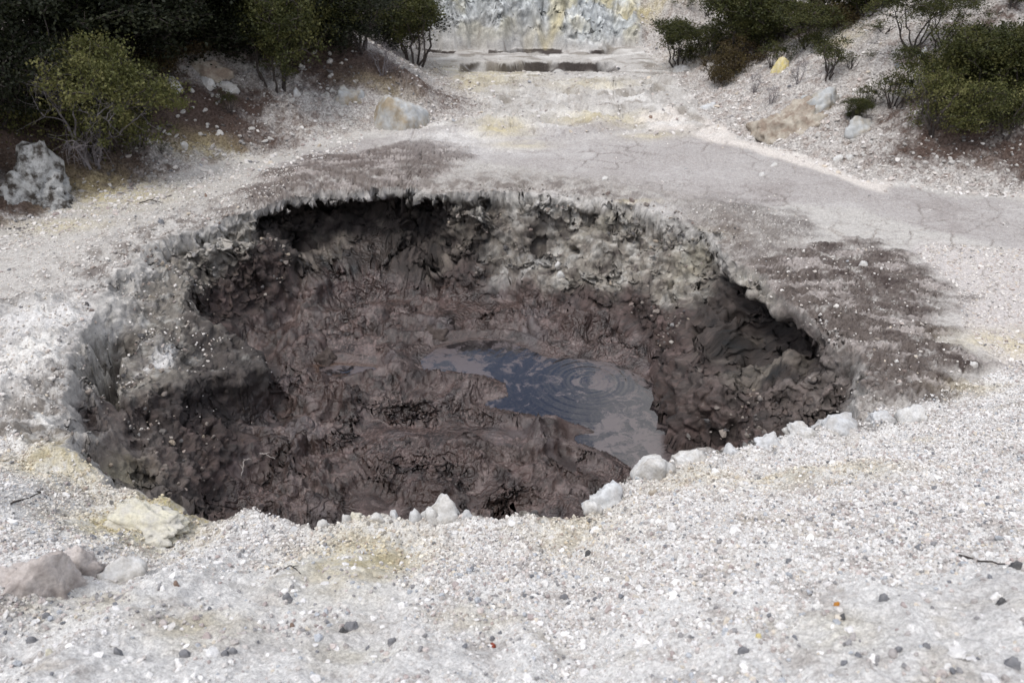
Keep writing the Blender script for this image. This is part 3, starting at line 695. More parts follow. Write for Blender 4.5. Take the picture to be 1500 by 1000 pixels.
# ------------------------------------------------------------------ gravel (stuff): points + instanced pebbles
def pebble_mat():
    m = NT('pebble_stone'); col = m.attr('pcol', 'Color', 'INSTANCER')
    g = m.geo(); n = m.noise(60, 3, .6, g)
    col = m.mixc(col, m.ramp(n, .3, .7, (.82,) * 3, (1.12,) * 3), 1.0, 'MULTIPLY')
    m.l.new(col, m.b.inputs['Base Color']); m.b.inputs['Roughness'].default_value = .85; m.b.inputs['Specular IOR Level'].default_value = .3
    return m.m
M_PEB = pebble_mat()
def pebble_tree():
    t = bpy.data.node_groups.new('pebbles', 'GeometryNodeTree')
    t.interface.new_socket('Geometry', in_out='INPUT', socket_type='NodeSocketGeometry')
    t.interface.new_socket('Geometry', in_out='OUTPUT', socket_type='NodeSocketGeometry')
    N, L = t.nodes, t.links
    gi = N.new('NodeGroupInput'); go = N.new('NodeGroupOutput')
    g2i = N.new('GeometryNodeGeometryToInstance')
    for k in range(8):
        ico = N.new('GeometryNodeMeshIcoSphere'); ico.inputs['Radius'].default_value = 1.0; ico.inputs['Subdivisions'].default_value = 2
        no = N.new('ShaderNodeTexNoise'); no.noise_dimensions = '4D'; no.inputs['W'].default_value = k * 3.1; no.inputs['Scale'].default_value = .9; no.inputs['Detail'].default_value = 2
        sub = N.new('ShaderNodeVectorMath'); sub.operation = 'SUBTRACT'; sub.inputs[1].default_value = (.5, .5, .5)
        sc = N.new('ShaderNodeVectorMath'); sc.operation = 'SCALE'; sc.inputs['Scale'].default_value = 2.4
        sp = N.new('GeometryNodeSetPosition')
        ss_ = N.new('GeometryNodeSetShadeSmooth'); ss_.inputs['Shade Smooth'].default_value = False
        L.new(no.outputs['Color'], sub.inputs[0]); L.new(sub.outputs[0], sc.inputs[0]); L.new(sc.outputs[0], sp.inputs['Offset'])
        L.new(ico.outputs['Mesh'], sp.inputs['Geometry']); L.new(sp.outputs[0], ss_.inputs[0])
        sm = N.new('GeometryNodeSetMaterial'); sm.inputs['Material'].default_value = M_PEB
        L.new(ss_.outputs[0], sm.inputs[0]); L.new(sm.outputs[0], g2i.inputs[0])
    iop = N.new('GeometryNodeInstanceOnPoints'); iop.inputs['Pick Instance'].default_value = True
    def na(name, typ):
        n = N.new('GeometryNodeInputNamedAttribute'); n.data_type = typ; n.inputs['Name'].default_value = name; return n.outputs[0]
    L.new(gi.outputs[0], iop.inputs['Points']); L.new(g2i.outputs[0], iop.inputs['Instance'])
    L.new(na('pidx', 'INT'), iop.inputs['Instance Index']); L.new(na('prot', 'FLOAT_VECTOR'), iop.inputs['Rotation']); L.new(na('pscl', 'FLOAT_VECTOR'), iop.inputs['Scale'])
    L.new(iop.outputs[0], go.inputs[0])
    return t
PT = pebble_tree()
PAL = np.array([(.62,.61,.60),(.56,.54,.52),(.66,.65,.65),(.48,.45,.43),(.38,.355,.345),(.25,.245,.25),(.17,.175,.19),(.50,.45,.43),(.56,.51,.44),(.40,.42,.45),(.36,.31,.30),(.70,.69,.68)])
def scatter(name, px_, py_, size, flat, pw, tint=(1, 1, 1), sink=.25, brownfac=None, yfac=None):
    n = len(px_)
    z_ = surface(px_.astype(F), py_.astype(F), False)
    me = bpy.data.meshes.new(name); me.vertices.add(n)
    sc = size[:, None] * np.stack([.75 + .5 * rg.rand(n), .75 + .5 * rg.rand(n), flat * (.7 + .6 * rg.rand(n))], 1) * .5
    co = np.stack([px_, py_, z_ + sc[:, 2] * (1 - 2 * sink)], 1)
    me.vertices.foreach_set('co', co.astype(F).ravel())
    col = PAL[rg.choice(len(PAL), n, p=np.array(pw) / sum(pw))] * (.9 + .2 * rg.rand(n, 1)) * np.array(tint)
    if yfac is not None: col = col * (1 - yfac[:, None] * np.array([.12, .22, .5]))
    if brownfac is not None: col = col * (1 - .75 * brownfac[:, None] * (rg.rand(n, 1) < .8))
    me.attributes.new('pscl', 'FLOAT_VECTOR', 'POINT').data.foreach_set('vector', sc.astype(F).ravel())
    rot = np.stack([rg.randn(n) * .35, rg.randn(n) * .35, rg.rand(n) * 6.28], 1)
    me.attributes.new('prot', 'FLOAT_VECTOR', 'POINT').data.foreach_set('vector', rot.astype(F).ravel())
    me.attributes.new('pidx', 'INT', 'POINT').data.foreach_set('value', rg.randint(0, 8, n).astype(np.int32))
    me.attributes.new('pcol', 'FLOAT_COLOR', 'POINT').data.foreach_set('color', np.hstack([col, np.ones((n, 1))]).astype(F).ravel())
    me.materials.append(M_PEB)
    o = link(bpy.data.objects.new(name, me)); md = o.modifiers.new('pebbles', 'NODES'); md.node_group = PT
    return o
def fan(n, y0, y1, spread=1.12, p=1.0):
    """random plan points inside the cone the near bank looks over, denser near"""
    yy = y0 + (y1 - y0) * rg.rand(n) ** p; xx = (rg.rand(n) * 2 - 1) * halfw(yy) * spread
    return xx, yy
# near bank
xx, yy = fan(330000, 2.0, 11.5, p=.95)
zb, qq = base(xx, yy, True)
white = blobs(xx, yy, WHTB); yl_ = blobs(xx, yy, YELB)
cov = fbm(xx * .9, yy * 1.1, 4, 201) ; cov2 = fbm(xx * 3.2, yy * 3.2, 3, 202)
nearb = ss(5.2, 3.4, yy + .25 * xx)                       # bare clay shows more near the feet
keep = (qq['dfg'] > -.03) & ~((qq['s'] > -.02) & (qq['dfg'] < 0)) & (cov + .35 * cov2 > -.10 + 1.3 * white * (0.3 + nearb) + 1.2 * yl_ + .10 * nearb - 1.1*rg.rand(len(xx))*(1-nearb)) & (rg.rand(len(xx)) < .34 + .4 * ss(4, 7, yy))
xx, yy = xx[keep], yy[keep]
siz = .016 * np.exp(rg.randn(len(xx)) * .42) * (1 + .25 * rg.rand(len(xx))); siz = np.clip(siz * (1 + 1.0 * (rg.rand(len(xx)) < .015)), .008, .05) * .88
o = scatter('gravel', xx, yy, siz, .7, [20,20,16,15,11,4.5,2.2,5,4,4,3.5,15], (1.04,1.03,1.02), yfac=np.clip(blobs(xx, yy, YELB) * 1.1, 0, 1)); tag(o, 'loose white and grey gravel covering the near bank', 'gravel', kind='stuff'); print('gravel', len(xx))
xx, yy = fan(26000, 2.0, 7.2, p=.7); zb, qq = base(xx, yy, True); c_ = fbm(xx * .9, yy * 1.1, 4, 201)
keep = (qq['dfg'] > .3) & (rg.rand(len(xx)) < .05 + .6 * ss(-.05, .3, c_ + .5 * fbm(xx * 2.2, yy * 2.2, 3, 207))) & (rg.rand(len(xx)) < ss(7.5, 4, yy)); xx, yy = xx[keep], yy[keep]
siz = np.clip(.026 * np.exp(rg.randn(len(xx)) * .3), .015, .05)
o = scatter('coarse_gravel', xx, yy, siz, .75, [5,6,2,12,18,12,5,9,4,12,9,2]); tag(o, 'coarser grey pebbles strewn over the white clay near the bottom', 'gravel', kind='stuff')
xx, yy = fan(120000, 1.9, 8.5, p=.9); zb, qq = base(xx, yy, True); c_ = fbm(xx * 1.4, yy * 1.6, 4, 205)
keep = (qq['dfg'] > .2) & (rg.rand(len(xx)) < ss(-.45, .35, c_ - 1.0 * blobs(xx, yy, WHTB) - .8 * blobs(xx, yy, YELB) + .1) * .75); xx, yy = xx[keep], yy[keep]
siz = np.clip(.015 * np.exp(rg.randn(len(xx)) * .4), .008, .045)
o = scatter('embedded_grit', xx, yy, siz, .7, [18,18,16,14,9,3,2,5,4,3,2,14], sink=.42, yfac=np.clip(blobs(xx, yy, YELB), 0, 1)); tag(o, 'small pale grit half sunk in the white clay of the near bank', 'grit', kind='stuff')
xx, yy = fan(1500, 1.9, 8.5, p=.8); zb, qq = base(xx, yy, True); keep = qq['dfg'] > .2; xx, yy = xx[keep], yy[keep]
o = scatter('clay_clods', xx, yy, np.clip(.036 * np.exp(rg.randn(len(xx)) * .45), .02, .11), .4, [10,6,10,0,0,0,0,0,0,0,0,12], sink=.35, tint=(1.03,1.03,1.03)); tag(o, 'white clay crumbs scattered over the near bank', 'clay clods', kind='stuff')
# banks and hillsides
xx, yy = fan(150000, 11, 36, p=.8)
zb, qq = base(xx, yy, True); hh = np.maximum(qq['hr'], qq['hl']); bb = blobs(xx, yy, BRNB); cv = fbm(xx * .6, yy * .6, 4, 203)
pr = np.where(hh > -.1, .50 + .35 * cv - .35 * bb, np.where((np.abs(qq['s']) < 9) & (qq['s'] < -.3), .0, 0))
pr = np.maximum(pr, np.where((hh <= -.1) & (yy > 21.5) & (yy < 31), .12, 0))
pr = np.maximum(pr, np.where((hh <= -.1) & (hh > -1.2) & (xx < -4), .45, 0))
keep = rg.rand(len(xx)) < pr; xx, yy, bb, hh = xx[keep], yy[keep], bb[keep], hh[keep]
siz = np.clip(.042 * np.exp(rg.randn(len(xx)) * .5), .02, .16)
o = scatter('rubble', xx, yy, siz, .42, [20,18,14,14,8,3,1,6,4,1,3,10], (1, .97, .94), .3, np.clip(bb * 1.1, 0, 1) * ss(.2,.6,bb)); tag(o, 'pale broken rubble and flakes covering both hillsides', 'rubble', kind='stuff'); print('rubble', len(xx))
# crumbs on the flat right of the pit and along the left shoulder
def inreg(R, n, grow=.0):
    x1 = R.x0 + R.a.shape[0] * R.res; y1 = R.y0 + R.a.shape[1] * R.res
    a = R.x0 + rg.rand(n) * (x1 - R.x0); b = R.y0 + rg.rand(n) * (y1 - R.y0); k = R(a, b) > grow
    return a[k], b[k]
a1, b1 = inreg(reg_pts['rgrav'], 26000); a2, b2 = inreg(reg_pts['stainright'], 2200, .1); a3, b3 = inreg(reg_pts['shelfgrey'], 1800)
a4 = rg.uniform(-13, -5, 30000); b4 = rg.uniform(8, 18.5, 30000); qb = base(a4, b4, True)[1]; k4 = (qb['s'] < -.1) & (qb['dfg'] < 0) & (qb['hl'] < .2) & (rg.rand(30000) < .6); a4, b4 = a4[k4], b4[k4]
a5, b5 = inreg(reg_pts['flat'], 700); a6, b6 = inreg(reg_pts['darkmud'], 700); a7, b7 = inreg(reg_pts['staincol'], 1500)
xx = np.concatenate([a1, a2, a3, a4, a5, a6, a7]); yy = np.concatenate([b1, b2, b3, b4, b5, b6, b7])
siz = np.clip(.022 * np.exp(rg.randn(len(xx)) * .45), .01, .09)
o = scatter('grit', xx, yy, siz, .6, [20,18,14,14,8,3,1,6,4,1,3,10], (1, .97, .93)); tag(o, 'fine pale grit lying on the crust around the pit', 'grit', kind='stuff')
a8, b8 = inreg(rimR, 26000, -.5); qz = base(a8, b8, True)[1]
br_ = np.degrees(np.arctan2(a8 - .2, b8 - 11)); okc = (np.interp(br_, [-50,-45,-18,-14,55,60,96,100], [1,0,0,1,1,0,0,1]) > .5) & (qz['t'] < .8) & (qz['dfg'] < 0) & (rg.rand(len(a8)) < ss(-.2, .5, fbm(a8 * .9, b8 * .9, 3, 210))) 
a8, b8 = a8[okc], b8[okc]
o = scatter('fallen_crumbs', a8, b8, np.clip(.035 * np.exp(rg.randn(len(a8)) * .5), .015, .13), .7, [2,4,1,10,14,16,8,3,6,1,8,2], (.55, .51, .47)); tag(o, 'grey crumbs of crust fallen on the ledges of the pit wall', 'crumbs', kind='stuff')

# ------------------------------------------------------------------ shrubs
def leaf_mat(name, c0, c1, c2):
    m = NT(name)
    r = m.attr('lv', 'Fac')
    n = m.n.new('ShaderNodeValToRGB'); e = n.color_ramp.elements; e[0].color = (*c0, 1); e[1].color = (*c2, 1); k = n.color_ramp.elements.new(.5); k.color = (*c1, 1)
    m.l.new(r, n.inputs[0]); m.l.new(n.outputs[0], m.b.inputs['Base Color'])
    m.b.inputs['Roughness'].default_value = .6; m.b.inputs['Specular IOR Level'].default_value = .25
    tr = m.n.new('ShaderNodeBsdfTranslucent'); m.l.new(n.outputs[0], tr.inputs['Color']); mx = m.n.new('ShaderNodeMixShader'); mx.inputs[0].default_value = .22
    m.l.new(m.b.outputs[0], mx.inputs[1]); m.l.new(tr.outputs[0], mx.inputs[2]); m.l.new(mx.outputs[0], m.n['Material Output'].inputs[0])
    return m.m
L_LIME = leaf_mat('lime_leaves', (.042, .048, .014), (.092, .097, .030), (.19, .175, .068))
L_OLIVE = leaf_mat('olive_leaves', (.018, .022, .008), (.044, .050, .014), (.095, .09, .028))
L_DARK = leaf_mat('dark_leaves', (.006, .008, .004), (.013, .017, .007), (.028, .031, .012))
L_RUST = leaf_mat('rusty_leaves', (.028, .018, .010), (.060, .042, .018), (.10, .080, .026))
def bark_mat(name, c):
    m = NT(name); n = m.noise(25, 4, .6, m.geo())
    m.l.new(m.ramp(n, .3, .7, tuple(k * .6 for k in c), tuple(k * 1.4 for k in c)), m.b.inputs['Base Color']); m.b.inputs['Roughness'].default_value = .9
    return m.m
B_DARK = bark_mat('dark_bark', (.045, .036, .032)); B_GREY = bark_mat('grey_dead_wood', (.15, .135, .14)); B_PALE = bark_mat('bleached_wood', (.32, .29, .27))

def mesh_np(name, V, Fa, mat, attr=None, smooth=False):
    me = bpy.data.meshes.new(name); V = np.asarray(V, F); Fa = np.asarray(Fa, np.int32); k = Fa.shape[1]
    me.vertices.add(len(V)); me.vertices.foreach_set('co', V.ravel())
    me.loops.add(Fa.size); me.loops.foreach_set('vertex_index', Fa.ravel())
    me.polygons.add(len(Fa)); me.polygons.foreach_set('loop_start', np.arange(0, Fa.size, k, dtype=np.int32))
    me.polygons.foreach_set('use_smooth', np.full(len(Fa), smooth))
    if attr is not None:
        me.attributes.new('lv', 'FLOAT', 'POINT').data.foreach_set('value', np.asarray(attr, F))
    me.update(); me.validate(); me.materials.append(mat); return me

def tubes(paths, sides=4):
    """paths: list of (points Nx3, radii N)"""
    VV, FF, o = [], [], 0
    ang = np.arange(sides) * 2 * np.pi / sides
    for p, r in paths:
        p = np.asarray(p); n = len(p); d = np.gradient(p, axis=0); d /= np.linalg.norm(d, axis=1, keepdims=True) + 1e-9
        a = np.cross(d, [0.31, .17, .93]); a /= np.linalg.norm(a, axis=1, keepdims=True) + 1e-9; b = np.cross(d, a)
        ring = p[:, None, :] + np.asarray(r)[:, None, None] * (a[:, None, :] * np.cos(ang)[None, :, None] + b[:, None, :] * np.sin(ang)[None, :, None])
        VV.append(ring.reshape(-1, 3))
        i = np.arange(n - 1)[:, None] * sides + np.arange(sides)[None, :]; j = np.arange(n - 1)[:, None] * sides + (np.arange(sides)[None, :] + 1) % sides
        FF.append(np.stack([i, j, j + sides, i + sides], -1).reshape(-1, 4) + o); o += n * sides
    return np.concatenate(VV), np.concatenate(FF)

def crooked(p0, p1, n, wob, r, droop=0.0):
    t = np.linspace(0, 1, n)[:, None]; L = np.linalg.norm(np.array(p1) - p0)
    w = np.cumsum(r.randn(n, 3), axis=0) * wob * L / n ** .5; w -= t * w[-1]; w[0] = 0
    p = np.array(p0) * (1 - t) + np.array(p1) * t + w
    p[:, 2] += np.sin(t[:, 0] * np.pi) * droop * L
    return p

def shrub_geo(seed, wid, hgt, ntip, nleaf, leaf, low=.15, shell=.55, stems=5, tipr=.16, twigs=1, lobes=5):
    """unit: metres. low = bottom of the crown as share of height; shell = how hollow"""
    r = np.random.RandomState(seed); R_ = wid / 2
    lob = [(r.randn() * .42 * R_, r.randn() * .42 * R_, hgt * (low + .12 + .68 * r.rand() * (1 - low)), R_ * r.uniform(.38, .62)) for _ in range(lobes)]
    lob.append((0, 0, hgt * (.5 + low / 3), R_ * .62))
    tips = []
    while len(tips) < ntip:
        lx, ly, lz, lr = lob[r.randint(len(lob))]
        v = r.randn(3); v /= np.linalg.norm(v); v[2] = abs(v[2]) * 1.0 if r.rand() < .7 else v[2]
        k = (shell + (1 - shell) * r.rand()) * lr
        p = np.array([lx, ly, lz]) + v * k * np.array([1, 1, .72])
        p[2] = min(p[2], hgt * r.uniform(.93, 1.05))
        if p[2] > low * hgt * r.uniform(.5, 1.3): tips.append(p)
    tips = np.array(tips)
    paths = []; nodes = []
    for s in range(stems):
        a = s * 6.283 / stems + r.rand(); b0 = np.array([np.cos(a), np.sin(a), 0]) * .05 * wid * r.rand(); b0[2] = -.12
        e = np.array([np.cos(a) * R_ * r.uniform(.2, .55), np.sin(a) * R_ * r.uniform(.2, .55), hgt * r.uniform(.45, .7)])
        p = crooked(b0, e, 9, .10, r); rad = np.linspace(.022, .010, 9) * (wid ** .5); paths.append((p, rad)); nodes += list(p[3:])
    nodes = np.array(nodes)
    order = np.argsort(np.linalg.norm(tips - np.array([0, 0, hgt * .35]), axis=1))
    nl = [nodes]
    alln = nodes
    for ti in order:
        tp = tips[ti]
        dd = np.linalg.norm(alln - tp, axis=1) + np.clip(alln[:, 2] - tp[2] + .05, 0, None) * 1.5
        b = alln[np.argmin(dd)]
        p = crooked(b, tp, 5, .12, r, .05); paths.append((p, np.linspace(.0085, .003, 5) * (wid ** .4)))
        alln = np.vstack([alln, p[2:4]])
        for _ in range(twigs):
            e = tp + r.randn(3) * tipr * .9; paths.append((crooked(p[3], e, 3, .12, r), [.003, .0025, .0015]))
    Vb, Fb = tubes(paths, 3)
    n = ntip * nleaf
    c = np.repeat(tips, nleaf, 0) + r.randn(n, 3) * tipr * np.array([1, 1, .75]) * (.35 + .65 * np.repeat(r.rand(ntip), nleaf)[:, None])
    tone = np.repeat(r.rand(ntip) * .55, nleaf) + .35 * r.rand(n) + .09
    d = r.randn(n, 3) + np.array([0, 0, .5]) + .6 * (c - [0, 0, hgt * .4]) / R_; d /= np.linalg.norm(d, axis=1, keepdims=True)
    s_ = np.cross(d, r.randn(n, 3)); s_ /= np.linalg.norm(s_, axis=1, keepdims=True)
    ln = leaf * r.uniform(.7, 1.5, (n, 1)); wd = ln * .36
    V = np.stack([c - d * ln * .5, c + s_ * wd, c + d * ln * .55, c - s_ * wd], 1).reshape(-1, 3)
    Fq = np.arange(n * 4).reshape(-1, 4)
    return (Vb, Fb), (V, Fq, np.repeat(np.clip(tone, 0, 1), 4))

def make_kind(seed, leafm, bark=B_DARK, **k):
    (Vb, Fb), (V, Fq, tone) = shrub_geo(seed, **k)
    return mesh_np('branches', Vb, Fb, bark), (mesh_np('crown', V, Fq, leafm, tone) if leafm else None), k['wid'], k['hgt']
KIN = {
 'dense1': make_kind(1, L_DARK, wid=3.0, hgt=2.3, ntip=330, nleaf=64, leaf=.046, low=.0, stems=6, tipr=.17, lobes=8),
 'dense2': make_kind(2, L_DARK, wid=3.0, hgt=2.5, ntip=330, nleaf=64, leaf=.046, low=.0, stems=6, tipr=.17, lobes=7),
 'darkol': make_kind(12, L_OLIVE, wid=2.4, hgt=2.0, ntip=260, nleaf=64, leaf=.042, low=.05, stems=6, tipr=.15, lobes=7),
 'lime': make_kind(3, L_LIME, wid=2.6, hgt=2.3, ntip=340, nleaf=64, leaf=.036, low=.0, stems=6, tipr=.13, lobes=7),
 'olive1': make_kind(4, L_OLIVE, wid=2.0, hgt=1.5, ntip=190, nleaf=60, leaf=.038, low=.08, stems=5, tipr=.13, lobes=6),
 'olive2': make_kind(5, L_OLIVE, wid=2.2, hgt=1.5, ntip=190, nleaf=56, leaf=.038, low=.12, stems=6, tipr=.13, lobes=7),
 'open': make_kind(6, L_OLIVE, wid=2.4, hgt=1.9, ntip=120, nleaf=60, leaf=.038, low=.45, stems=6, tipr=.15, lobes=6),
 'wispy': make_kind(7, L_OLIVE, wid=1.5, hgt=1.3, ntip=46, nleaf=40, leaf=.038, low=.2, stems=6, tipr=.12, lobes=5),
 'wispy2': make_kind(8, L_OLIVE, wid=1.5, hgt=1.2, ntip=38, nleaf=38, leaf=.038, low=.15, stems=7, tipr=.11, lobes=5),
 'rust': make_kind(9, L_RUST, wid=1.8, hgt=1.0, ntip=120, nleaf=56, leaf=.038, low=.0, stems=5, tipr=.12, lobes=5),
 'bright': make_kind(10, L_LIME, wid=2.4, hgt=1.9, ntip=250, nleaf=60, leaf=.038, low=.02, stems=6, tipr=.13, lobes=7),
 'dead': make_kind(11, None, B_GREY, wid=1.8, hgt=1.5, ntip=170, nleaf=1, leaf=.04, low=.1, stems=7, tipr=.16, twigs=3, lobes=5),
}
def ground_at(px, py):
    h = hits(np.array([px], float), np.array([py], float))[0]
    zz = surface(np.array([h[0]], F), np.array([h[1]], F), False)[0]
    return float(h[0]), float(h[1]), float(zz), float(np.linalg.norm(h - [0, 0, CH]))
def plant(kind, px, py, wpx, hpx, label, group=None, cat='shrub', rot=None):
    """base of the stem on the ground where the photo shows it; crown width and height measured against distance"""
    gx0, gy0, gz0, dist = ground_at(px, py)
    br, cr, w0, h0 = KIN[kind]
    W = wpx / FPX * dist * 1.22; H = hpx / FPX * dist * 1.12
    e = bpy.data.objects.new('shrub', None); link(e); e.location = (gx0, gy0, gz0 - .03); e.rotation_euler = (0, 0, rg.rand() * 6.28 if rot is None else rot)
    e.scale = (W / w0, W / w0, H / h0); e.empty_display_size = .2
    b = bpy.data.objects.new('branches', br); link(b); b.parent = e
    if cr: c = bpy.data.objects.new('crown', cr); link(c); c.parent = e
    return tag(e, label, cat, group)

GL, GR_ = 'evergreen shrubs on the left hillside', 'shrubs on the right hillside'
SHR = [
 ('dense1', 262, 78, 170, 110, 'dark shrub at the top edge filling the gap above the litter hollow', GL),
 ('dense2', 350, 60, 190, 110, 'dark shrub at the top edge just behind the round olive shrub', GL),
 ('darkol', 500, 78, 110, 74, 'dark olive shrub third from the right end of the left thicket', GL),
 ('dense1', -110, 190, 220, 190, 'tall dark shrub at the far upper left edge', GL),
 # left hillside
 ('lime', 150, 236, 170, 170, 'rounded yellow-green shrub in front of the dark left thicket, lightest on the left', GL),
 ('dead', 140, 250, 120, 115, 'bare grey dead twiggy bush under the light yellow-green shrub', None),
 ('dense1', -5, 190, 190, 160, 'big dark shrub at the left edge, left of the yellow-green shrub', GL),
 ('dense2', -60, 290, 160, 150, 'dark shrub cut by the left edge above the pale boulder', GL),
 ('dense2', 75, 110, 240, 160, 'dark shrub at the top left behind the yellow-green one', GL),
 ('dense1', 215, 92, 200, 130, 'dark shrub at the top edge above the litter-strewn hollow', GL),
 ('dense2', 320, 75, 190, 120, 'dark shrub at the top edge, left of the round olive shrub', GL),
 ('darkol', 408, 130, 122, 122, 'dense round olive shrub standing out below the dark thicket, above pale rubble', GL),
 ('dense1', 455, 66, 160, 110, 'dark shrub behind the round olive shrub, to its upper right', GL),
 ('dense2', 530, 72, 150, 95, 'dark shrub second from the right end of the left thicket', GL),
 ('darkol', 605, 96, 125, 100, 'rightmost shrub of the left thicket, beside the far cliff', GL),
 ('dense1', 560, 60, 140, 90, 'dark shrub at the top edge behind the right end of the left thicket', GL),
 ('darkol', 205, 215, 75, 90, 'small olive shrub leaning out right of the light yellow-green shrub', GL),
 ('rust', 245, 105, 80, 45, 'low brownish bush on the litter right of the yellow-green shrub', GL),
 ('wispy', 338, 172, 28, 34, 'tiny green sprig on the rubble under the round olive shrub', GL),
 ('wispy2', 238, 228, 22, 16, 'tiny green tuft at the foot of the left shrubs beside white rubble', GL),
 ('dense1', 130, 30, 260, 150, 'dark shrub furthest up in the top left corner', GL),
 ('dense2', 400, 25, 220, 110, 'dark shrub furthest up behind the middle of the left thicket', GL),
 # right hillside
 ('olive1', 1180, 74, 84, 50, 'olive shrub low in the right thicket above the yellow rock', GR_),
 ('olive2', 1095, 45, 90, 50, 'olive shrub at the upper left part of the right thicket', GR_),
 ('darkol', 1262, 30, 80, 46, 'dark olive shrub on the upper right of the right thicket', GR_),
 ('darkol', 1460, 150, 120, 80, 'dark olive shrub filling between the brightest one and the right edge', GR_),
 ('olive1', 992, 98, 84, 54, 'olive shrub at the left end of the right thicket, nearest the far cliff', GR_),
 ('olive2', 1040, 88, 80, 50, 'olive shrub second from the left end of the right thicket', GR_),
 ('olive1', 1085, 80, 110, 74, 'thick olive shrub in the middle of the right thicket', GR_),
 ('olive2', 1150, 58, 125, 70, 'wide olive shrub at the top edge in the right thicket', GR_),
 ('darkol', 1120, 75, 70, 48, 'dark olive shrub in front of the wide one in the right thicket', GR_),
 ('olive1', 1215, 34, 100, 56, 'olive shrub at the top edge near the right end of the thicket', GR_),
 ('rust', 1225, 45, 65, 32, 'low rusty brown bush along the lower edge of the thicket top', GR_),
 ('darkol', 1285, 14, 90, 45, 'dark shrub at the top edge where the right thicket ends', GR_),
 ('rust', 1072, 108, 70, 38, 'low rusty bush below the middle of the right thicket', GR_),
 ('rust', 1050, 128, 52, 24, 'low dark reddish bush hugging the slope, lowest of the right thicket', GR_),
 ('wispy', 1135, 98, 50, 42, 'thin dark see-through shrub just left of the yellow rock', GR_),
 ('wispy', 1212, 116, 62, 52, 'sparse small shrub with thin stems right of the yellow rock', GR_),
 ('wispy2', 1245, 100, 36, 22, 'tiny sparse bush just right of the sparse thin-stemmed shrub', GR_),
 ('open', 1330, 86, 96, 78, 'open shrub with bare crooked stems and a flat green top on the pale slope', GR_),
 ('open', 1372, 80, 72, 52, 'olive shrub leaning right of the open bare-stemmed shrub', GR_),
 ('wispy', 1268, 162, 42, 32, 'thin small shrub on the left of the bright green cluster', GR_),
 ('olive1', 1250, 180, 40, 28, 'small dense round bush beside the pale slab outcrop', GR_),
 ('wispy', 1310, 160, 66, 52, 'sparse shrub between the small round bush and the brightest cluster', GR_),
 ('bright', 1368, 198, 118, 92, 'brightest yellow-green bushy shrub low on the right hillside', GR_),
 ('darkol', 1425, 165, 120, 92, 'dark olive shrub behind and right of the brightest one', GR_),
 ('olive2', 1375, 130, 85, 52, 'olive shrub just above the brightest yellow-green one', GR_),
 ('darkol', 1492, 170, 120, 105, 'dark tall shrub cut by the right edge', GR_),
 ('olive2', 1470, 205, 80, 60, 'olive shrub at the lower right end of the right thicket', GR_),
 ('olive1', 1440, 112, 80, 45, 'olive shrub above the dark ones near the right edge', GR_),
 ('wispy2', 1430, 187, 60, 20, 'low thin ground-hugging bush right of the brightest shrub', GR_),
 ('wispy', 1415, 70, 34, 26, 'tiny tuft on the rubble below the top right shrubs', GR_),
 ('wispy', 1430, 90, 30, 36, 'narrow brownish upright sapling above the right thicket', GR_),
 ('open', 1268, 12, 60, 46, 'bare-stemmed shrub at the top edge, leftmost of the upper row', GR_),
 ('open', 1372, 12, 62, 44, 'crooked-stemmed shrub at the top edge in the middle of the upper row', GR_),
 ('open', 1425, 10, 50, 34, 'small crooked shrub at the top edge right of the middle', GR_),
 ('olive1', 1480, 22, 34, 36, 'small round dark tree at the top right corner', GR_),
 ('wispy2', 1295, 50, 60, 16, 'low flat sprigs on the slope above the open bare-stemmed shrub', GR_),
 ('wispy2', 1060, 12, 60, 34, 'grey-green sparse bush at the top edge left of the right thicket', GR_),
 ('wispy2', 1035, 22, 50, 24, 'faint sparse bush on the far slope at the top edge', GR_),
]
for a in SHR: plant(*a)
for px_, py_, w_, h_, t_ in [(1168, 130, 26, 30, 'bare dry little bush on the slope below the yellow rock'), (1105, 138, 22, 24, 'small bare dry bush left of the pale slab outcrop'),
                             (560, 108, 50, 40, 'bare grey twigs under the right end of the left thicket'), (1130, 155, 26, 20, 'small brown dry bush just above the pale slab outcrop')]:
    plant('dead', px_, py_, w_, h_, t_, None, 'dead bush')

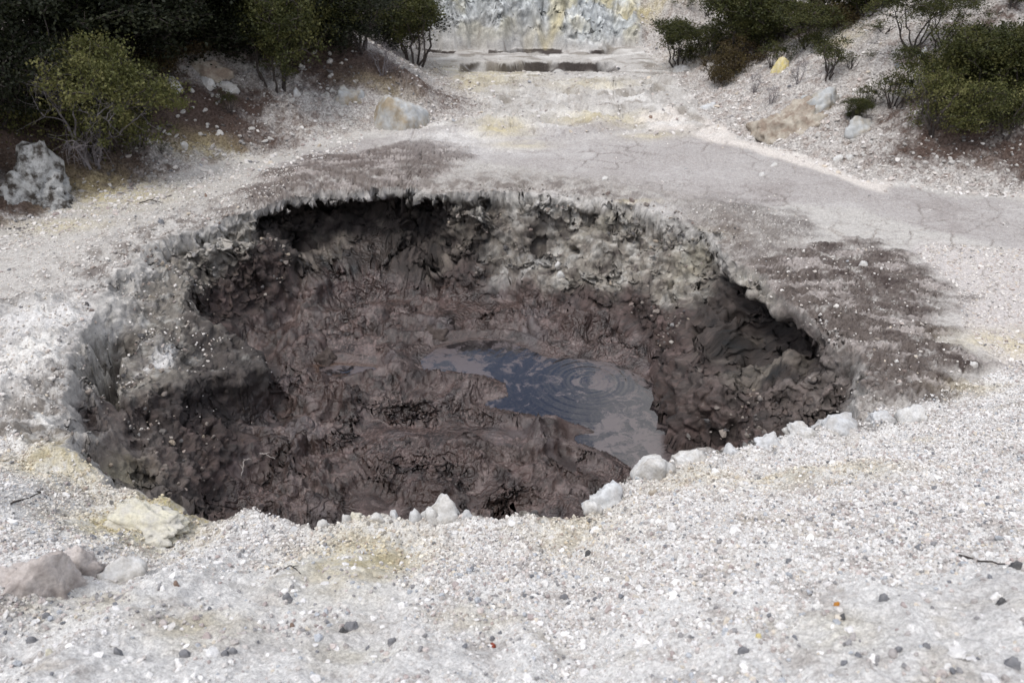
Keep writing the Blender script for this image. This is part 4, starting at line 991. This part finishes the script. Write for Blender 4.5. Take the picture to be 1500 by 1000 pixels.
# ------------------------------------------------------------------ rocks
def rock_mat(name, c, c2, sc=6, p0=.4, p1=.6, rough=.9):
    m = NT(name); tcn = m.new('ShaderNodeTexCoord'); v = tcn.outputs['Object']
    n1 = m.noise(sc, 6, .62, v); n2 = m.noise(sc * 6, 4, .6, v)
    col = m.mixc(c, c2, m.ramp(n1, p0, p1)); col = m.mixc(col, m.ramp(n2, .3, .7, (.8,) * 3, (1.15,) * 3), 1.0, 'MULTIPLY')
    m.l.new(col, m.b.inputs['Base Color']); m.b.inputs['Roughness'].default_value = rough; m.b.inputs['Specular IOR Level'].default_value = .3
    m.l.new(m.bump(m.math('ADD', n1, m.math('MULTIPLY', n2, .5)), .7, .02), m.b.inputs['Normal']); return m.m
RM = dict(white=rock_mat('white_rock', (.60,.595,.585), (.44,.42,.39), 7), cream=rock_mat('cream_rock', (.60,.57,.46), (.52,.50,.45), 6), yellow=rock_mat('yellow_rock', (.60,.50,.20), (.58,.52,.36), 9),
  bluish=rock_mat('bluish_white_rock', (.57,.58,.59), (.43,.42,.41), 5), grey=rock_mat('grey_stone', (.16,.165,.18), (.24,.235,.24), 9), dark=rock_mat('dark_stone', (.07,.07,.075), (.13,.125,.12), 9),
  pink=rock_mat('pinkish_rock', (.52,.475,.45), (.36,.32,.30), 7), boulder=rock_mat('streaked_boulder', (.42,.43,.43), (.30,.25,.18), 1.6, .42, .62), streak=rock_mat('blotched_boulder', (.40,.40,.39), (.05,.042,.035), 4.5, .44, .60),
  slab=rock_mat('tan_slab', (.42,.38,.32), (.24,.19,.15), 3), orange=rock_mat('orange_stone', (.55,.25,.05), (.45,.2,.05), 30), red=rock_mat('red_stone', (.32,.07,.04), (.2,.05,.03), 30),
  mud=rock_mat('mud_lump', (.045,.034,.03), (.09,.072,.064), 5), brown=rock_mat('brown_stone', (.25,.18,.14), (.16,.11,.09), 12), pale=rock_mat('pale_rubble_stone', (.55,.54,.52), (.42,.39,.36), 8))
import bmesh
def rock_mesh(name, seed, w, d, h, lump=.35, sub=4, facet=4, mat='white', fine=.09):
    """an irregular broken stone: a ball cut by planes, then roughened"""
    r = np.random.RandomState(seed)
    bm = bmesh.new(); bmesh.ops.create_icosphere(bm, subdivisions=sub, radius=1.0)
    me = bpy.data.meshes.new(name); bm.to_mesh(me); bm.free()
    V = np.zeros(len(me.vertices) * 3, F); me.vertices.foreach_get('co', V); V = V.reshape(-1, 3)
    for _ in range(facet):
        n = r.randn(3); n[2] = abs(n[2]) * .8; n /= np.linalg.norm(n); k = r.uniform(.62, .88)
        dd = V @ n - k; V -= np.clip(dd, 0, None)[:, None] * n * .9
    o = r.rand(3) * 20
    N = V / (np.linalg.norm(V, axis=1, keepdims=True) + 1e-6)
    f = (.5 if sub > 3 else 1) * .12 * fbm3(V[:, 0] * 9 + o[0], V[:, 1] * 9, V[:, 2] * 11, 3, 11, gain=.6) + lump * fbm3(V[:, 0] * 1.2 + o[0], V[:, 1] * 1.2 + o[1], V[:, 2] * 1.2 + o[2], 3, 5) + fine * 2 * fbm3(V[:, 0] * 4 + o[0], V[:, 1] * 4, V[:, 2] * 4, 3, 8, mode=2, gain=.6)
    V = V * (1 + f[:, None]) * np.array([w / 2, d / 2, h])
    me.vertices.foreach_set('co', V.astype(F).ravel()); me.polygons.foreach_set('use_smooth', np.full(len(me.polygons), sub > 2)); me.update()
    me.materials.append(RM[mat]); return me
_rs = [100]
def rock(px, py, wpx, hpx, mat, label, cat='rock', depth=.8, sink=.25, lump=.35, sub=4, facet=4, name='rock', rz=None, tilt=0, group=None, fine=.09):
    """px,py: middle of its foot on the ground in the photograph; sizes measured there"""
    if 600 < py < 790 and 'rim' in label:
        while True:
            h_ = hits([px], [py])[0]
            if base(h_[:1], h_[1:2], True)[1]['dfg'][0] > .02 or py > 800: break
            py += 2
    x0, y0, z0, dist = ground_at(px, py); _rs[0] += 1
    if 'rim' in label and wpx > 24: sink = .5; lump = max(lump, .5); hpx *= .92
    W = wpx / FPX * dist; H = hpx / FPX * dist
    me = rock_mesh(name, _rs[0], W, W * depth, H / (1 - sink * .5), lump, sub, facet, mat, fine)
    o = link(bpy.data.objects.new(name, me)); o.location = (x0, y0 + W * depth * .25, z0 - H * sink + H*.05); o.rotation_euler = (tilt, tilt * .5, rg.uniform(-.4, .4) if rz is None else rz)
    return tag(o, label, cat, group)
ROCKS = [
 (650,748,72,34,'white','large white rock standing highest on the middle of the near rim of the pit',dict(depth=.8,facet=5,lump=.5,rz=0)),
 (632,742,34,22,'white','white block leaning on the left of the tallest rim rock',dict()),
 (607,750,22,17,'bluish','small rounded pale rock just left of the tallest rim rock',dict()),
 (577,757,15,15,'bluish','small upright pale flake on the near rim between the yellow stone and rounded rock',dict(facet=6)),
 (521,763,25,16,'cream','small pale yellow stone on the edge of the near rim',dict(facet=5)),
 (507,764,13,14,'white','tiny white stone left of the pale yellow rim stone',dict(sub=3)),
 (684,752,20,14,'bluish','small bluish stone at the right foot of the tallest rim rock',dict(sub=3,facet=6)),
 (552,768,24,9,'white','small flat white stone on the gravel below the rim flake',dict(sub=3)),
 (472,772,18,9,'white','small pointed white stone on the rim left of the yellow one',dict(sub=3,facet=6)),
 (428,772,14,7,'bluish','tiny bluish stone on the rim, leftmost of the near rim stones',dict(sub=3)),
 (956,698,66,30,'white','big rounded white rock on the rim beside the dark pool',dict(lump=.5,fine=.06,facet=2)),
 (893,735,70,26,'bluish','knobbly bluish white rock on the rim left of the big rounded one',dict(lump=.7,facet=2,fine=.09)),
 (870,752,34,18,'white','small white lump below the knobbly rim rock',dict(lump=.6)),
 (1012,676,60,14,'white','low white rock right of the big rounded rim rock',dict(lump=.6,fine=.08)),
 (1073,662,34,16,'bluish','small peaked pale rock on the right part of the near rim',dict(lump=.6,facet=5)),
 (1128,656,46,18,'bluish','rounded bluish lump on the right part of the near rim',dict(lump=.6,fine=.08)),
 (1178,640,56,18,'white','knobbly white lump between the bluish lump and the last rim rocks',dict(lump=.7,fine=.1)),
 (1232,626,66,20,'bluish','pale bluish rock at the right end of the near rim',dict(lump=.7,fine=.1)),
 (1295,618,46,11,'bluish','low bluish hump just right of the last rim rock',dict(lump=.6,fine=.1)),
 (1345,618,44,22,'white','white ledge rock beside the dark stained mud on the right',dict(lump=.5)),
 (42,880,118,52,'pink','big pinkish rounded boulder at the lower left edge',dict(depth=.8,lump=.4,facet=10,fine=.07,sink=.55,sub=5)),
 (172,852,62,20,'white','flat white rock right of the pinkish boulder',dict(facet=6,lump=.4)),
 (110,848,56,24,'pink','crumbling brownish rock wedged between pinkish boulder and flat white rock',dict(lump=.7,fine=.12)),
 (205,778,120,24,'cream','crumbly sulphur yellow mound at the near rim on the left',dict(depth=.6,lump=.6,fine=.14,facet=1,sink=.5)),
 (572,190,118,62,'boulder','large half-buried streaked boulder in the left slope beside the mud flat',dict(depth=1.0,lump=.25,facet=7,rz=.2,sink=.5,fine=.03)),
 (508,150,46,22,'boulder','low grey rock in the rubble left of the streaked boulder',dict(lump=.5)),
 (46,300,100,54,'streak','blotched black and white boulder at the left edge under dark shrubs',dict(depth=.8,lump=.6,facet=6,sink=.3)),
 (1172,192,128,38,'slab','long tan layered outcrop at the foot of the right hillside',dict(depth=.7,lump=.5,facet=6,fine=.1)),
 (1205,165,90,26,'boulder','grey and white cracked slab behind the tan outcrop',dict(depth=.7,lump=.5,facet=5)),
 (1268,192,60,18,'boulder','narrow grey slanting slab below the small round bush',dict(depth=.4,facet=5)),
 (1147,104,28,19,'yellow','bright yellow and white rock on the right hillside',dict(facet=5)),
 (1036,160,32,16,'bluish','white angular rock at the foot of the right hillside',dict(facet=6)),
 (997,155,15,8,'white','small white rock left of the angular one at the hill foot',dict(sub=3)),
 (1004,102,38,8,'white','low white rocks under the leftmost shrub of the right thicket',dict(facet=6)),
 (952,180,10,6,'brown','small brown stone alone on the pale sand at the back of the flat',dict(sub=3)),
 (1134,244,12,6,'white','small white stone, upper of two on the grey mud flat',dict(sub=3)),
 (1117,258,11,6,'white','small white stone, lower of two on the grey mud flat',dict(sub=3)),
 (886,267,11,6,'white','small white stone on the flat near the back rim',dict(sub=3)),
 (300,130,28,11,'white','pale angular stone at the left end of the slab row under the hollow',dict(facet=6)),
 (325,130,44,8,'white','long flat white slab lying on brown litter in the hollow',dict(facet=6,depth=.5)),
 (252,132,26,18,'white','white upright stone at the left of the litter hollow',dict(facet=6)),
 (300,110,70,16,'slab','low grey brown layered slab in the litter hollow',dict(depth=.6,facet=6)),
 (434,142,13,11,'white','small white stone right under the round olive shrub',dict(facet=6,sub=3)),
 (270,216,14,9,'white','white stone in the rubble below the small green tuft',dict(facet=6,sub=3)),
 (322,206,12,8,'white','single white stone above the yellow patch on the left bank',dict(facet=6,sub=3)),
 (1258,128,0.1,0.1,'white','x',dict()),
 (1350,90,14,10,'white','white stone at the foot of the open bare-stemmed shrub',dict(sub=3,facet=6)),
 (1315,102,12,9,'grey','small grey block below the open bare-stemmed shrub',dict(sub=3,facet=6)),
 (1228,240,18,7,'white','white stone where the right rubble meets the flat',dict(sub=3,facet=6)),
 (1245,236,12,7,'white','small white block just right of the stone at the rubble foot',dict(sub=3,facet=6)),
 (821,402,13,8,'white','round white stone stuck in the back wall of the pit',dict(sub=3,lump=.2)),
 (817,388,9,6,'white','smaller white stone just above the round one in the back wall',dict(sub=3,lump=.2)),
 (476,534,36,24,'mud','dark wet boulder of mud beside the reddish puddle',dict(lump=.5,fine=.1,sink=.2)),
 (640,492,44,14,'mud','rounded mud hump at the back left of the pool',dict(lump=.5,sink=.4)),
 (1312,540,10,8,'white','white pebble, left of a pair on the dark stained mud at right',dict(sub=3,lump=.2)),
 (1304,544,9,6,'white','white pebble low in the pair on the dark stained mud',dict(sub=3,lump=.2)),
 (1425,540,14,5,'white','white flake at the right end of the dark stained mud',dict(sub=3)),
 (1265,395,14,6,'white','white flat stone in the upper part of the dark stained mud',dict(sub=3)),
 (237,332,9,7,'grey','small dark grey stone on the pale left shoulder above the shelf',dict(sub=3)),
 (302,291,5,5,'brown','tiny brown stone on the left bank above the cave',dict(sub=2)),
 (575,948,15,11,'grey','slate grey pebble on white clay near the bottom left of centre',dict(sub=3)),
 (514,924,22,14,'grey','cluster-leading grey stone on the white clay below the yellow patch',dict(sub=3,facet=6)),
 (502,928,12,9,'dark','small dark stone touching the left of the larger grey one',dict(sub=3)),
 (341,964,14,9,'grey','grey pebble, right of two near the bottom left',dict(sub=3)),
 (330,966,13,8,'grey','grey pebble, left of two touching near the bottom left',dict(sub=3)),
 (272,968,17,9,'grey','flat dark grey stone near the bottom left edge of clay',dict(sub=3)),
 (47,945,14,9,'grey','blue grey pebble near the lower left corner',dict(sub=3)),
 (170,956,13,10,'grey','blue grey round pebble on the white clay in the lower left',dict(sub=3,lump=.2)),
 (70,912,12,8,'grey','small grey pebble below the pinkish boulder',dict(sub=3)),
 (72,962,14,10,'cream','cream pebble near the lower left corner',dict(sub=3,lump=.2)),
 (421,880,16,11,'grey','grey pebble with rough top under the yellow patch',dict(sub=3)),
 (427,914,9,6,'brown','small rusty brown stone among grey grit',dict(sub=3)),
 (257,856,9,6,'brown','small rusty stone on gravel right of the flat white rock',dict(sub=3)),
 (722,946,9,8,'red','small brick red pebble near the bottom centre',dict(sub=3)),
 (721,936,9,7,'grey','small grey pebble just above the brick red one',dict(sub=3)),
 (1225,892,9,7,'orange','bright orange pebble on white clay at the lower right',dict(sub=3,lump=.2)),
 (1111,937,9,6,'yellow','yellow pebble in the lower right gravel',dict(sub=3,lump=.2)),
 (862,886,8,6,'grey','slate pebble in the middle of the near gravel',dict(sub=3,lump=.2)),
 (862,812,11,8,'dark','dark stone among white gravel above centre bottom',dict(sub=3)),
 (826,880,14,9,'grey','grey stone among white gravel in the middle of the near bank',dict(sub=3)),
 (1090,956,16,11,'grey','long grey stone in the gravel near the bottom right',dict(sub=3)),
 (1232,914,13,9,'dark','dark stone below the orange pebble',dict(sub=3)),
 (1296,885,15,12,'grey','grey knob with a pale neighbour right of the orange pebble',dict(sub=3)),
 (1463,895,12,8,'dark','dark grey pebble alone on bare white clay at the right',dict(sub=3)),
 (1485,842,15,9,'dark','dark pebble right of the dark twig',dict(sub=3)),
 (1480,988,22,14,'grey','largest grey stone in the lower right corner',dict(sub=3)),
 (1316,958,12,9,'grey','slate grey stone above the bottom edge at the right',dict(sub=3)),
 (1358,952,14,10,'grey','rough grey stone near the bottom right white clay',dict(sub=3)),
 (958,722,16,9,'slab','tan stone behind the rim near the big rounded rock',dict(sub=3)),
 (1231,868,12,8,'white','white pebble above the orange one',dict(sub=3)),
]
for r_ in ROCKS:
    if r_[2] < 1: continue
    nm = 'boulder' if r_[2] > 90 else ('rock' if r_[2] > 24 else ('stone' if r_[2] > 12 else 'pebble'))
    kw = dict(r_[6]); kw.setdefault('sub', 5 if r_[2] > 80 else 4 if r_[2] > 24 else 3)
    if r_[2] > 24: kw.setdefault('sink', .42)
    rock(r_[0], r_[1], r_[2], r_[3], r_[4], r_[5], cat=nm, name=nm, **kw)
# pale stones of the rubble banks that stand out singly
proto = [rock_mesh('stone', 900 + k, 1, .8, .45, .4, 2, 7, 'pale', .05) for k in range(6)]
def strew(n, regionf, smin, smax, label, group, cat='stone'):
    k = 0
    while k < n:
        px_, py_ = regionf()
        x0, y0, z0, dist = ground_at(px_, py_)
        W = rg.uniform(smin, smax) ** 1.0 / FPX * dist
        o = link(bpy.data.objects.new('stone', proto[rg.randint(6)])); o.location = (x0, y0, z0 + W * .02)
        o.scale = (W, W * rg.uniform(.5, 1), W * rg.uniform(.35, .8)); o.rotation_euler = (rg.randn() * .3, rg.randn() * .3, rg.rand() * 6.28)
        tag(o, label, cat, group); k += 1
strew(46, lambda: (rg.uniform(440, 540), 0) if False else (lambda t: (455 + 70 * t + rg.randn() * 22, 110 + 75 * t + rg.randn() * 22))(rg.rand()), 5, 12, 'small pale angular stone in the rubble left of the streaked boulder', 'stones left of the streaked boulder')
strew(46, lambda: (rg.uniform(225, 430), rg.uniform(140, 235)), 5, 11, 'small pale angular stone on the left bank below the litter hollow', 'stones on the left bank')
strew(40, lambda: (rg.uniform(90, 300), 300 + rg.randn() * 14), 5, 11, 'small pale angular stone at the foot of the left bank', 'stones at the foot of the left bank')
strew(60, lambda: (lambda t: (1190 + 300 * t, 205 + 62 * t + rg.randn() * 12))(rg.rand()), 5, 11, 'small pale angular stone in the rubble along the right foot', 'stones along the right foot')
strew(34, lambda: (rg.uniform(1080, 1480), rg.uniform(35, 110)), 4, 9, 'small pale angular stone high on the right slope', 'stones high on the right slope')

# ------------------------------------------------------------------ twigs
def twig(pts_px, rpx, mat, label, lift=.015, forks=()):
    P3 = []
    for a, b in pts_px:
        x0, y0, z0, dist = ground_at(a, b); P3.append((x0, y0, z0 + lift))
    P3 = np.array(P3); n = 12; t = np.linspace(0, 1, len(P3)); tt = np.linspace(0, 1, n)
    p = np.stack([np.interp(tt, t, P3[:, k]) for k in range(3)], 1); p[1:-1] += rg.randn(n - 2, 3) * .006
    r = rpx / FPX * dist; ps = [(p, np.linspace(r, r * .5, n))]
    for i, ang, L in forks:
        d = p[min(i + 1, n - 1)] - p[i]; d = d / np.linalg.norm(d); e = p[i] + np.array([d[0] * math.cos(ang) - d[1] * math.sin(ang), d[0] * math.sin(ang) + d[1] * math.cos(ang), .15]) * L
        ps.append((crooked(p[i], e, 5, .1, rg), np.linspace(r * .7, r * .3, 5)))
    V, Fa = tubes(ps, 6); me = mesh_np('twig', V, Fa, mat, smooth=True)
    return tag(link(bpy.data.objects.new('twig', me)), label, 'twig')
twig([(1403,817),(1430,826),(1462,833),(1487,829)], 1.6, B_DARK, 'dark curved twig lying on the gravel at the lower right', forks=[(9,.4,.05)])
twig([(-12,752),(20,741),(48,733),(62,727)], 1.3, B_DARK, 'thin dark twig on the gravel at the left edge')
twig([(56,722),(74,728)], 1.2, B_DARK, 'short dark twig at the tip of the longer left twig')
twig([(1240,750),(1262,745),(1290,744)], .8, B_GREY, 'thin grey twig on the gravel at the right')
twig([(412,838),(428,834),(442,846)], 1.2, B_DARK, 'short crooked dark twig on the gravel left of the yellow patch', forks=[(6,1.,.06)])
twig([(352,690),(358,676),(366,670)], .9, B_PALE, 'pale forked twig stuck in the mud at the lower left of the pit', .05, forks=[(3,.9,.12),(6,-.9,.12),(8,1.2,.08)])
twig([(380,664),(392,666),(402,668)], .9, B_PALE, 'short pale twig on the mud right of the forked one', .04, forks=[(4,.7,.08)])
twig([(205,300),(222,296),(240,300)], .9, B_DARK, 'thin dark branch lying in brown litter under the left shrubs', .05, forks=[(5,.6,.2),(8,-.7,.2)])
print('objects', len(bpy.data.objects), 'mats', len(bpy.data.materials))
